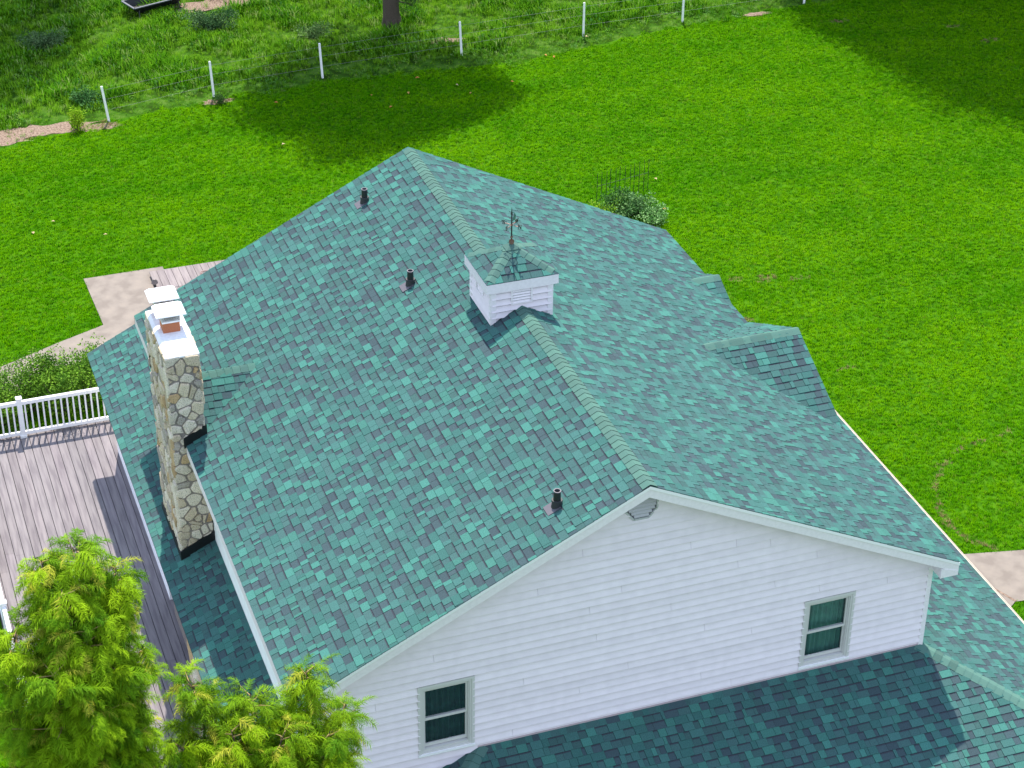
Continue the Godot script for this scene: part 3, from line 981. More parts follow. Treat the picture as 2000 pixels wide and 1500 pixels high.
	var gp := [Vector3(-0.27, -0.62, -0.268), Vector3(-0.13, -0.8, -0.268), Vector3(0.12, -0.8, -0.268), Vector3(0.26, -0.64, -0.268), Vector3(0.26, -0.2, -0.268), Vector3(-0.27, -0.2, -0.268)]
	for i in 4: gv.bar(gp[i], gp[i + 1], 0.03, 0.035, Vector3(0, 0, 1))
	gv.bar(gp[5], gp[0], 0.03, 0.035, Vector3(0, 0, 1))
	var gvent := part("gable_vent", gv.mesh(M.grille), home)
	for i in 8:
		var y := -0.78 + i * 0.062
		var half := 0.24 if y > -0.63 else lerpf(0.12, 0.24, (y + 0.79) / 0.16)
		var sl := Mb.new()
		sl.quad(Vector3(-half, y + 0.02, -0.25), Vector3(half, y + 0.02, -0.25), Vector3(half, y + 0.062, -0.279), Vector3(-half, y + 0.062, -0.279))
		sl.quad(Vector3(-half, y, -0.268), Vector3(half, y, -0.268), Vector3(half, y + 0.02, -0.25), Vector3(-half, y + 0.02, -0.25))
		part("louver_slat", sl.mesh(M.grille), gvent)
	for i in 2: window(Vector3(win[i][0], win[i][1], WALL_Z), win[i][2], win[i][3], i)
	# --- plumbing vents on the left slope
	var spots := [[-1.19, -11.65, 0.0], [-1.29, -8.28, 0.0], [-1.23, -0.76, 1.0]]
	for s in spots:
		vent_pipe(Vector3(s[0], s[0] * S, s[1]), nl)

func window(o: Vector3, w: float, h: float, which: int) -> void:
	var f := Mb.new()
	# casing with stepped profile
	for ring in [[0.0, 0.05, 0.034], [0.05, 0.085, 0.022], [0.085, 0.105, 0.004]]:
		var a: float = ring[0]; var b: float = ring[1]; var d: float = ring[2]
		var back := -0.1
		f.box(Vector3(a, a, back), Vector3(b, h - a, d)); f.box(Vector3(w - b, a, back), Vector3(w - a, h - a, d))
		f.box(Vector3(b, h - b, back), Vector3(w - b, h - a, d)); f.box(Vector3(b, a, back), Vector3(w - b, b + (0.03 if a > 0.06 else 0.0), d))
	var frame := part("window", f.mesh(M.vinyl), home, Transform3D(Basis(), o))
	var s := Mb.new()
	s.box(Vector3(-0.005, 0.02, 0.02), Vector3(w + 0.005, 0.06, 0.05))
	part("sill", s.mesh(M.white), frame)
	# upper sash is set back less than lower
	var mid := h * 0.5
	var x0 := 0.106; var x1 := w - 0.106
	for k in 2:
		var y0 := 0.147 if k == 0 else mid - 0.02
		var y1 := mid + 0.025 if k == 0 else h - 0.116
		var z := -0.045 if k == 0 else -0.02
		var sm := Mb.new()
		var sw := 0.03
		sm.box(Vector3(x0, y0, z - 0.025), Vector3(x0 + sw, y1, z)); sm.box(Vector3(x1 - sw, y0, z - 0.025), Vector3(x1, y1, z))
		sm.box(Vector3(x0 + sw, y0, z - 0.025), Vector3(x1 - sw, y0 + (0.06 if k == 0 else 0.045), z)); sm.box(Vector3(x0 + sw, y1 - 0.03, z - 0.025), Vector3(x1 - sw, y1, z))
		part("lower_sash" if k == 0 else "upper_sash", sm.mesh(M.vinyl), frame)
		var g := Mb.new()
		g.box(Vector3(x0 + sw, y0 + 0.05, z - 0.018), Vector3(x1 - sw, y1 - 0.03, z - 0.012))
		part("pane", g.mesh(M.glass), frame)
	# room behind: dark box, and curtains
	var rm := Mb.new()
	rm.box(Vector3(-0.1, -0.1, -0.9), Vector3(w + 0.1, h + 0.1, -0.88)); rm.box(Vector3(-0.12, -0.1, -0.88), Vector3(-0.1, h + 0.1, -0.145)); rm.box(Vector3(w + 0.1, -0.1, -0.88), Vector3(w + 0.12, h + 0.1, -0.145))
	rm.box(Vector3(-0.1, h + 0.1, -0.88), Vector3(w + 0.1, h + 0.12, -0.145)); rm.box(Vector3(-0.1, -0.12, -0.88), Vector3(w + 0.1, -0.1, -0.145))
	part("dark_room", rm.mesh(M.dark), frame)
	var cu := Mb.new()
	var n := 60
	var base := Color(0.06, 0.19, 0.145) if which == 1 else Color(0.006, 0.032, 0.03)
	for i in n:
		var xa := 0.06 + (w - 0.12) * i / n; var xb := 0.06 + (w - 0.12) * (i + 1) / n
		var za := -0.2 + 0.022 * sin(i * 0.9) + 0.012 * sin(i * 0.37 + 1)
		var zb := -0.2 + 0.022 * sin((i + 1) * 0.9) + 0.012 * sin((i + 1) * 0.37 + 1)
		cu.quad(Vector3(xa, 0.06, za), Vector3(xb, 0.06, zb), Vector3(xb, h - 0.06, zb), Vector3(xa, h - 0.06, za), base)
	part("curtain", cu.mesh(M.curtain), frame)

func vent_pipe(p: Vector3, n: Vector3) -> void:
	var m := Mb.new()
	var seg := [[0.0, 0.064], [0.05, 0.064], [0.27, 0.056], [0.28, 0.06]]
	for i in 3: m.tube(Vector3(0, seg[i][0], 0), Vector3(0, seg[i + 1][0], 0), seg[i][1], seg[i + 1][1], 18, false)
	var o := part("vent_pipe", m.mesh(M.pipe), home, Transform3D(Basis(), p))
	m = Mb.new()
	m.tube(Vector3(0, 0.27, 0), Vector3(0, 0.29, 0), 0.062, 0.062, 18, false); m.tube(Vector3(0, 0.29, 0), Vector3(0, 0.18, 0), 0.046, 0.044, 18, false)
	for i in 18:
		var a := TAU * i / 18; var b := TAU * (i + 1) / 18
		m.quad(Vector3(cos(a) * 0.063, 0.29, sin(a) * 0.063), Vector3(cos(b) * 0.063, 0.29, sin(b) * 0.063), Vector3(cos(b) * 0.046, 0.29, sin(b) * 0.046), Vector3(cos(a) * 0.046, 0.29, sin(a) * 0.046))
	part("rim", m.mesh(M.lead), o)
	m = Mb.new()
	m.tube(Vector3(0, -0.06, 0), Vector3(0, 0.09, 0), 0.1, 0.078, 18, true)
	m.tube(Vector3(0, 0.09, 0), Vector3(0, 0.12, 0), 0.09, 0.086, 18, true)
	part("boot", m.mesh(M.rubber), o)
	m = Mb.new()
	var ax := roof_axes(n)
	m.box(Vector3(-0.12, -0.2, 0.004), Vector3(0.12, 0.04, 0.022), Color.WHITE, Transform3D(ax, Vector3.ZERO))
	part("flashing", m.mesh(M.lead), o)

# ---------------------------------------------------------------- chimney, cupola
func chimney_and_cupola() -> void:
	var x0 := -6.05; var x1 := -5.4; var z0 := -9.45; var z1 := -7.64; var top := -0.97
	var c := Mb.new()
	c.box(Vector3(x0 + 0.03, GROUND, z0 + 0.03), Vector3(x1 - 0.03, top, z1 - 0.03))
	var ch := part("chimney", c.mesh(M.mortar), home)
	var low := -5.75
	stone_face(ch, Vector3(x0, low, z1 - 0.035), Vector3.RIGHT, Vector3(0, 0, 1), Vector2(x1 - x0, top - low), Vector2(0.21, 0.19), func(p): return p.y > -5.02 + 0.5 * (p.x + 5.4))
	stone_face(ch, Vector3(x0 + 0.035, low, z0), Vector3(0, 0, 1), Vector3(-1, 0, 0), Vector2(z1 - z0, top - low), Vector2(0.34, 0.15), func(p): return p.y > -5.3)
	stone_face(ch, Vector3(x1 - 0.035, -2.75, z1), Vector3(0, 0, -1), Vector3(1, 0, 0), Vector2(z1 - z0, top + 2.75), Vector2(0.32, 0.22), func(_p): return true)
	stone_face(ch, Vector3(x1, -3.2, z0 + 0.035), Vector3.LEFT, Vector3(0, 0, -1), Vector2(x1 - x0, top + 3.2), Vector2(0.26, 0.22), func(_p): return true)
	# cement crown
	c = Mb.new()
	var a := [Vector3(x0 + 0.02, top, z1 - 0.015), Vector3(x1 - 0.01, top, z1 - 0.015), Vector3(x1 - 0.01, top, z0 + 0.02), Vector3(x0 + 0.02, top, z0 + 0.02)]
	var b := [Vector3(x0 + 0.08, top + 0.05, z1 - 0.09), Vector3(x1 - 0.06, top + 0.05, z1 - 0.09), Vector3(x1 - 0.06, top + 0.05, z0 + 0.09), Vector3(x0 + 0.08, top + 0.05, z0 + 0.09)]
	for i in 4:
		var j := (i + 1) % 4
		c.quad(a[i], a[j], b[j], b[i])
		c.quad(a[i] - Vector3(0, 0.03, 0), a[j] - Vector3(0, 0.03, 0), a[j], a[i])
	c.quad(b[0], b[1], b[2], b[3])
	part("cement_crown", c.mesh(M.cement), ch)
	# two flues with capped tops
	for f in [[-8.6, 0], [-9.2, 1]]:
		var cz: float = f[0]; var cx := -5.735
		var fl := Mb.new()
		for w in [[0.155, top + 0.03, top + 0.27]]:
			var r: float = w[0]
			fl.box(Vector3(cx - r, w[1], cz - r), Vector3(cx + r, w[2], cz + r))
		part("flue", fl.mesh(M.terracotta), ch)
		var st := Mb.new()
		var y0 := top + 0.25; var q := 0.168
		st.box(Vector3(cx - q, y0, cz - q), Vector3(cx + q, y0 + 0.035, cz + q))
		part("cap_band", st.mesh(M.steel), ch)
		var dk := Mb.new()
		dk.box(Vector3(cx - 0.1, y0 + 0.034, cz - 0.1), Vector3(cx + 0.1, y0 + 0.165, cz + 0.1))
		part("flue_throat", dk.mesh(M.dark), ch)
		var ms := Mb.new()
		for side in 4:
			var bs := Basis(Vector3.UP, side * PI / 2)
			for i in 15:
				for d in [-1, 1]:
					var u := -q + 0.004 + (2 * q - 0.02) * i / 14.0
					var p := Vector3(clampf(u, -q, q), y0 + 0.035, q - 0.006); var e := Vector3(clampf(u + d * 0.05, -q, q), y0 + 0.175, q - 0.006)
					ms.bar(Vector3(cx, 0, cz) + bs * p, Vector3(cx, 0, cz) + bs * e, 0.005, 0.005, bs * Vector3(0, 0, 1))
		part("spark_mesh", ms.mesh(M.wire), ch)
		# lid: a flat pan with turned-down sloping edges
		var ld := Mb.new()
		var yl := y0 + 0.175
		var iq := [0.21, 0.185]; var oq := [0.275, 0.235]
		var ins := []; var outs := []
		for s in [[-1, 1], [1, 1], [1, -1], [-1, -1]]:
			ins.append(Vector3(cx + s[0] * iq[0], yl + 0.055, cz + s[1] * iq[1])); outs.append(Vector3(cx + s[0] * oq[0], yl, cz + s[1] * oq[1]))
		ld.quad(ins[0], ins[1], ins[2], ins[3])
		for i in 4:
			var j := (i + 1) % 4
			ld.quad(outs[i], outs[j], ins[j], ins[i])
			ld.quad(outs[i] - Vector3(0, 0.012, 0), outs[j] - Vector3(0, 0.012, 0), outs[j], outs[i])
		ld.quad(outs[3] - Vector3(0, 0.012, 0), outs[2] - Vector3(0, 0.012, 0), outs[1] - Vector3(0, 0.012, 0), outs[0] - Vector3(0, 0.012, 0))
		part("cap_lid", ld.mesh(M.steel), ch)
	# black flashing
	c = Mb.new()
	var d := 0.022
	var yl := func(x: float) -> float: return -5.05 + 0.5 * (x + 5.4)
	c.prism([Vector3(x0 - d, yl.call(x0) - 0.05, z1 + d), Vector3(x1, yl.call(x1) - 0.05, z1 + d), Vector3(x1, yl.call(x1) + 0.2, z1 + d), Vector3(x0 - d, yl.call(x0) + 0.2, z1 + d)], Vector3(0, 0, 0.03))
	c.box(Vector3(x0 - d, yl.call(x0) - 0.05, z0), Vector3(x0 + 0.01, yl.call(x0) + 0.12, z1 + d - 0.031))
	var ym := func(x: float) -> float: return x * S
	c.prism([Vector3(-5.83, ym.call(-5.83) - 0.02, z1 + d), Vector3(x1 + 0.01, ym.call(x1) - 0.0, z1 + d), Vector3(x1 + 0.01, ym.call(x1) + 0.2, z1 + d), Vector3(-5.83, ym.call(-5.83) + 0.19, z1 + d)], Vector3(0, 0, 0.03))
	part("chimney_flashing", c.mesh(M.black), ch)
	# cricket behind the chimney
	var ra := Vector3(-5.38, -2.06, -8.72); var rb := Vector3(-4.12, -2.04, -8.72)
	var fn := Vector3(-5.38, -2.655, -7.72); var ff := Vector3(-5.38, -2.655, -9.72)
	c = Mb.new()
	deck_slab(c, [ra, fn, rb], 0.02); deck_slab(c, [ra, rb, ff], 0.02)
	var cr := part("cricket_roof", c.mesh(M.felt), home)
	shingle_face(cr, [ra, fn, rb], 0.147, -0.02); shingle_face(cr, [ra, rb, ff], 0.147, -0.02)
	var n1 := (fn - ra).cross(rb - ra).normalized(); var n2 := (rb - ra).cross(ff - ra).normalized()
	caps(cr, ra, rb, n1, n2, 0.14)
	cupola()
	finish_shingles()

func cupola() -> void:
	var hx := 0.556; var zf := -5.83; var zb := -6.93; var cz := -6.38
	var c := Mb.new()
	c.box(Vector3(-hx + 0.03, -0.5, zb + 0.03), Vector3(hx - 0.03, 0.42, zf - 0.03))
	var cu := part("cupola", c.mesh(M.backing), home)
	var e := 0.125
	# boards on each face, stopping at the roof
	var slope := PackedVector2Array([Vector2(-hx, -hx * S + 0.01), Vector2(0, 0.01), Vector2(hx, -hx * S + 0.01), Vector2(hx, 0.42), Vector2(-hx, 0.42)])
	var vent := PackedVector2Array([Vector2(-0.2, 0.07), Vector2(0.19, 0.07), Vector2(0.19, 0.44), Vector2(-0.2, 0.44)])
	boards(cu, Vector3(0, 0, zf), Vector3.RIGHT, Vector3(0, 0, 1), slope, [vent], -0.31, e, 99, [])
	boards(cu, Vector3(0, 0, zb), Vector3.LEFT, Vector3(0, 0, -1), slope, [vent], -0.31, e, 99, [])
	var flat := PackedVector2Array([Vector2(-0.55, -hx * S + 0.005), Vector2(0.55, -hx * S + 0.005), Vector2(0.55, 0.42), Vector2(-0.55, 0.42)])
	boards(cu, Vector3(-hx, 0, cz), Vector3(0, 0, 1), Vector3(-1, 0, 0), flat, [vent], -0.31, e, 99, [])
	boards(cu, Vector3(hx, 0, cz), Vector3(0, 0, -1), Vector3(1, 0, 0), flat, [vent], -0.31, e, 99, [])
	for s in [[-1, 1], [1, 1], [-1, -1], [1, -1]]:
		c = Mb.new()
		var zz := zf if s[1] > 0 else zb
		c.box(Vector3(minf(s[0] * (hx + 0.026), s[0] * (hx - 0.075)), -0.4, minf(zz + s[1] * 0.026, zz - s[1] * 0.075)), Vector3(maxf(s[0] * (hx + 0.026), s[0] * (hx - 0.075)), 0.412, maxf(zz + s[1] * 0.026, zz - s[1] * 0.075)))
		part("corner_board", c.mesh(M.trim), cu)
	# louvred vents on the four faces
	for k in 4:
		var bs := Basis(Vector3.UP, k * PI / 2)
		var o := Vector3(0, 0, cz) + bs * Vector3(0, 0, hx if k % 2 else 0.55)
		var xf := Transform3D(bs, o)
		c = Mb.new()
		for x in [-0.205, 0.165]: c.box(Vector3(x, 0.065, -0.01), Vector3(x + 0.03, 0.41, 0.032))
		c.box(Vector3(-0.175, 0.065, -0.01), Vector3(0.165, 0.09, 0.03))
		part("vent_frame", c.mesh(M.trim), cu, xf)
		var vb := Mb.new()
		vb.box(Vector3(-0.174, 0.09, -0.02), Vector3(0.164, 0.4, 0.001))
		part("vent_backing", vb.mesh(M.backing), cu, xf)
		for i in 6:
			var sl := Mb.new()
			var y := 0.095 + i * 0.054
			sl.quad(Vector3(-0.174, y, 0.024), Vector3(0.164, y, 0.024), Vector3(0.164, y + 0.03, 0.004), Vector3(-0.174, y + 0.03, 0.004))
			sl.quad(Vector3(-0.174, y - 0.008, 0.02), Vector3(0.164, y - 0.008, 0.02), Vector3(0.164, y, 0.024), Vector3(-0.174, y, 0.024))
			part("louver_slat", sl.mesh(M.trim), cu, xf)
	# fascia ring and roof
	var q := 0.67; var zq := 0.6; var yt := 0.55
	c = Mb.new()
	for k in 2:
		var s := 1.0 if k == 0 else -1.0
		c.box(Vector3(-q, yt - 0.185, minf(cz + s * zq, cz + s * (zq - 0.03))), Vector3(q, yt - 0.004, maxf(cz + s * zq, cz + s * (zq - 0.03))))
		c.box(Vector3(minf(s * q, s * (q - 0.03)), yt - 0.185, cz - zq + 0.03), Vector3(maxf(s * q, s * (q - 0.03)), yt - 0.004, cz + zq - 0.03))
	c.box(Vector3(-q + 0.03, yt - 0.16, cz - zq + 0.03), Vector3(q - 0.03, yt - 0.14, cz + zq - 0.03))
	part("cupola_fascia", c.mesh(M.trim), cu)
	var apex := Vector3(0, 0.94, cz)
	var cn := [Vector3(-q + 0.004, yt, cz + zq - 0.004), Vector3(q - 0.004, yt, cz + zq - 0.004), Vector3(q - 0.004, yt, cz - zq + 0.004), Vector3(-q + 0.004, yt, cz - zq + 0.004)]
	c = Mb.new()
	for i in 4:
		c.tri(cn[i] - Vector3(0, 0.006, 0), cn[(i + 1) % 4] - Vector3(0, 0.006, 0), apex - Vector3(0, 0.006, 0))
	c.quad(cn[3] - Vector3(0, 0.011, 0), cn[2] - Vector3(0, 0.011, 0), cn[1] - Vector3(0, 0.011, 0), cn[0] - Vector3(0, 0.011, 0))
	var rf := part("cupola_roof", c.mesh(M.felt), home)
	var nn := []
	for i in 4:
		shingle_face(rf, [cn[i], cn[(i + 1) % 4], apex], 0.15)
		nn.append((cn[(i + 1) % 4] - cn[i]).cross(apex - cn[i]).normalized())
	for i in 4:
		caps(rf, cn[i].lerp(apex, 0.1), apex, nn[i], nn[(i + 3) % 4], 0.105, 0.14)
	c = Mb.new()
	for i in 4:
		c.tri(apex + (cn[i] - apex) * 0.2 + Vector3(0, 0.035, 0), apex + (cn[(i + 1) % 4] - apex) * 0.2 + Vector3(0, 0.035, 0), apex + Vector3(0, 0.04, 0), CAPC)
	part("apex_cap", c.mesh(M.cap), rf)
	# weather vane standing on the cupola
	var v := thing("weather_vane", "dark copper weather vane with compass letters on top of the cupola", "weather vane", apex + Vector3(0, 0.03, 0))
	c = Mb.new()
	c.tube(Vector3(0, 0.0, 0), Vector3(0, 0.56, 0), 0.014, 0.011, 10, false); c.tube(Vector3(0, 0.56, 0), Vector3(0, 0.7, 0), 0.017, 0.002, 10, false)
	part("rod", c.mesh(M.iron), v)
	c = Mb.new()
	for b in [[0.03, 0.05], [0.12, 0.025], [0.36, 0.022]]:
		for i in 10:
			c.tube(Vector3(0, b[0] - b[1] * cos(PI * i / 10), 0), Vector3(0, b[0] - b[1] * cos(PI * (i + 1) / 10), 0), b[1] * sin(PI * i / 10), b[1] * sin(PI * (i + 1) / 10), 14, false)
	part("ball", c.mesh(M.copper), v)
	var ang := -atan2(0.115, 0.09)
	c = Mb.new()
	for k in 4: c.tube(Vector3(0, 0.36, 0), Vector3(0, 0.36, 0) + Basis(Vector3.UP, ang + k * PI / 2) * Vector3(0.13, 0, 0), 0.006, 0.006, 8, false)
	part("arms", c.mesh(M.copper), v)
	var font := SystemFont.new()
	font.font_names = PackedStringArray(["Droid Serif"]); font.font_weight = 700
	for k in 4:
		var tm := TextMesh.new()
		tm.text = ["N", "W", "S", "E"][k]
		tm.font = font; tm.font_size = 32; tm.pixel_size = 0.0034; tm.depth = 0.008
		tm.material = M.iron
		part("letter", tm, v, Transform3D(Basis(Vector3.UP, ang if k % 2 == 0 else ang + PI / 2), Vector3(0, 0.365, 0) + Basis(Vector3.UP, ang + k * PI / 2) * Vector3(0.165, 0, 0)))
	c = Mb.new()
	var ab := Basis(Vector3.UP, 0.5)
	c.prism([ab * Vector3(0.02, 0.43, 0.003), ab * Vector3(0.09, 0.43, 0.003), ab * Vector3(0.11, 0.5, 0.003), ab * Vector3(0.075, 0.57, 0.003), ab * Vector3(0.05, 0.5, 0.003)], ab * Vector3(0, 0, 0.006))
	part("pointer", c.mesh(M.patina), v)

# ---------------------------------------------------------------- deck, railing, platform
func deck_and_paths() -> void:
	var dk := thing("deck", "weathered grey plank deck along the left side of the house", "deck")
	var m := Mb.new()
	m.box(Vector3(-9.35, GROUND - 0.05, -17.0), Vector3(-5.95, DECK - 0.03, 3.0))
	part("joist_frame", m.mesh(M.dark), dk)
	var pitch := 0.1905
	var x := -9.34
	while x < -6.05:
		var cuts := [-16.98, -16.98 + rng.randf_range(2.5, 6.5)]
		while cuts[-1] < -1.0: cuts.append(cuts[-1] + 4.88)
		cuts[-1] = 3.0
		for i in cuts.size() - 1:
			var pm := Mb.new()
			var t := rng.randf_range(0.86, 1.06)
			var col := Color(0.225 * t, 0.204 * t, 0.213 * t)
			var x0 := x; var x1 := x + pitch - 0.011
			var z0: float = cuts[i]; var z1: float = cuts[i + 1] - 0.004
			var r := 0.005
			var y := DECK
			pm.box(Vector3(x0, y - 0.03, z0), Vector3(x1, y - r, z1), col)
			pm.quad(Vector3(x0 + r, y, z1), Vector3(x1 - r, y, z1), Vector3(x1 - r, y, z0), Vector3(x0 + r, y, z0), col)
			pm.quad(Vector3(x0, y - r, z1), Vector3(x0 + r, y, z1), Vector3(x0 + r, y, z0), Vector3(x0, y - r, z0), col); pm.quad(Vector3(x1 - r, y, z1), Vector3(x1, y - r, z1), Vector3(x1, y - r, z0), Vector3(x1 - r, y, z0), col)
			part("plank", pm.mesh(M.deck), dk)
		x += pitch
	# railings
	railing(Vector3(-9.3, DECK, -16.9), Vector3(-5.5, DECK, -16.9), [0.0, 1.37, 3.8], "white balustrade across the far end of the deck")
	railing(Vector3(-9.3, DECK, -16.75), Vector3(-9.3, DECK, 2.0), [2.4, 4.8, 7.2, 9.6, 12.0, 14.4, 16.8, 18.7], "white balustrade along the left edge of the deck behind the tree")
	# low wooden platform on the patio
	var pf := thing("wooden_platform", "low pinkish plank platform on the concrete patio behind the house", "platform")
	m = Mb.new()
	m.box(Vector3(-3.68, GROUND, -23.55), Vector3(-0.6, GROUND + 0.12, -22.5))
	part("skirt", m.mesh(mat(Color(0.3, 0.22, 0.2), 0.9)), pf)
	x = -3.72
	while x < -0.6:
		for rows in [[-23.62, -22.62], [-22.6, -22.4]]:
			var pm := Mb.new()
			var t := rng.randf_range(0.9, 1.08)
			pm.box(Vector3(x, GROUND + 0.12, rows[0]), Vector3(x + 0.18, GROUND + 0.15, rows[1]), Color(0.255 * t, 0.222 * t, 0.216 * t))
			part("plank", pm.mesh(M.deck), pf)
		x += 0.19
	m = Mb.new()
	var pts := []
	for i in 33: pts.append(Vector3(-2.35 + cos(i * 0.4) * (0.16 - i * 0.002), GROUND + 0.16, -23.1 + sin(i * 0.4) * (0.13 - i * 0.002)))
	for i in 32: m.tube(pts[i], pts[i + 1], 0.01, 0.01, 6, false)
	tag_mesh("hose", m.mesh(mat(Color(0.3, 0.2, 0.18), 0.6)), "thin brown hose coiled on the wooden platform", "hose")
	# dark lantern on a short post at the platform corner
	var ln := thing("path_lamp", "small dark path lamp at the corner of the wooden platform", "lamp", Vector3(-3.74, GROUND, -22.75))
	m = Mb.new(); m.tube(Vector3.ZERO, Vector3(0, 0.28, 0), 0.035, 0.035, 10)
	part("post", m.mesh(M.rubber), ln)
	m = Mb.new(); m.tube(Vector3(0, 0.28, 0), Vector3(0, 0.34, 0), 0.09, 0.075, 12); m.tube(Vector3(0, 0.34, 0), Vector3(0, 0.38, 0), 0.075, 0.02, 12)
	part("hood", m.mesh(mat(Color(0.2, 0.17, 0.17), 0.6)), ln)

func tag_mesh(called: String, mesh: Mesh, label: String, category: String, at := Transform3D(), group := "") -> MeshInstance3D:
	var o := MeshInstance3D.new()
	o.name = numbered(called); o.mesh = mesh; o.transform = at
	add_child(o)
	tag(o, label, category, group)
	return o

var bal_mesh: ArrayMesh
var post_mesh: ArrayMesh
func railing(a: Vector3, b: Vector3, posts: Array, label: String) -> void:
	var r := thing("deck_railing", label, "railing", Vector3.ZERO, 0, "white deck railings")
	if bal_mesh == null:
		var m := Mb.new()
		m.box(Vector3(-0.018, 0.12, -0.018), Vector3(0.018, 0.87, 0.018)); bal_mesh = m.mesh(M.white)
		m = Mb.new()
		m.box(Vector3(-0.055, 0, -0.055), Vector3(0.055, 1.02, 0.055)); m.box(Vector3(-0.075, 0, -0.075), Vector3(0.075, 0.06, 0.075))
		m.box(Vector3(-0.068, 1.02, -0.068), Vector3(0.068, 1.04, 0.068))
		var ap := Vector3(0, 1.075, 0)
		var cn := [Vector3(-0.068, 1.04, 0.068), Vector3(0.068, 1.04, 0.068), Vector3(0.068, 1.04, -0.068), Vector3(-0.068, 1.04, -0.068)]
		for i in 4: m.tri(cn[i], cn[(i + 1) % 4], ap)
		post_mesh = m.mesh(M.white)
	var d := (b - a).normalized()
	var m := Mb.new()
	var n := d.cross(Vector3.UP)
	m.bar(a + Vector3(0, 0.9, 0), b + Vector3(0, 0.9, 0), 0.075, 0.085)
	part("top_rail", m.mesh(M.white), r)
	m = Mb.new()
	m.bar(a + Vector3(0, 0.1, 0), b + Vector3(0, 0.1, 0), 0.06, 0.08)
	part("bottom_rail", m.mesh(M.white), r)
	for p in posts: part("post", post_mesh, r, Transform3D(Basis(), a + d * p))
	var l := a.distance_to(b)
	var t := 0.135
	while t < l:
		var ok := true
		for p in posts:
			if absf(p - t) < 0.09: ok = false
		if ok: part("baluster", bal_mesh, r, Transform3D(Basis(), a + d * t))
		t += 0.135

# ---------------------------------------------------------------- grass, trees, shrubs
func on_hard(x: float, z: float) -> bool:
	if x > -9.45 and x < -5.9 and z > -17.05: return true
	if x > -6.2 and x < 8.6 and z > -15.8: return true
	if x > -3.8 and x < -0.5 and z > -23.7 and z < -22.3: return true
	var p := Vector2(x, z)
	for poly in [PATIO, WALK]:
		var pv := PackedVector2Array()
		for q in poly: pv.append(Vector2(q[0], q[1]))
		if Geometry2D.is_point_in_polygon(p, pv): return true
	return false

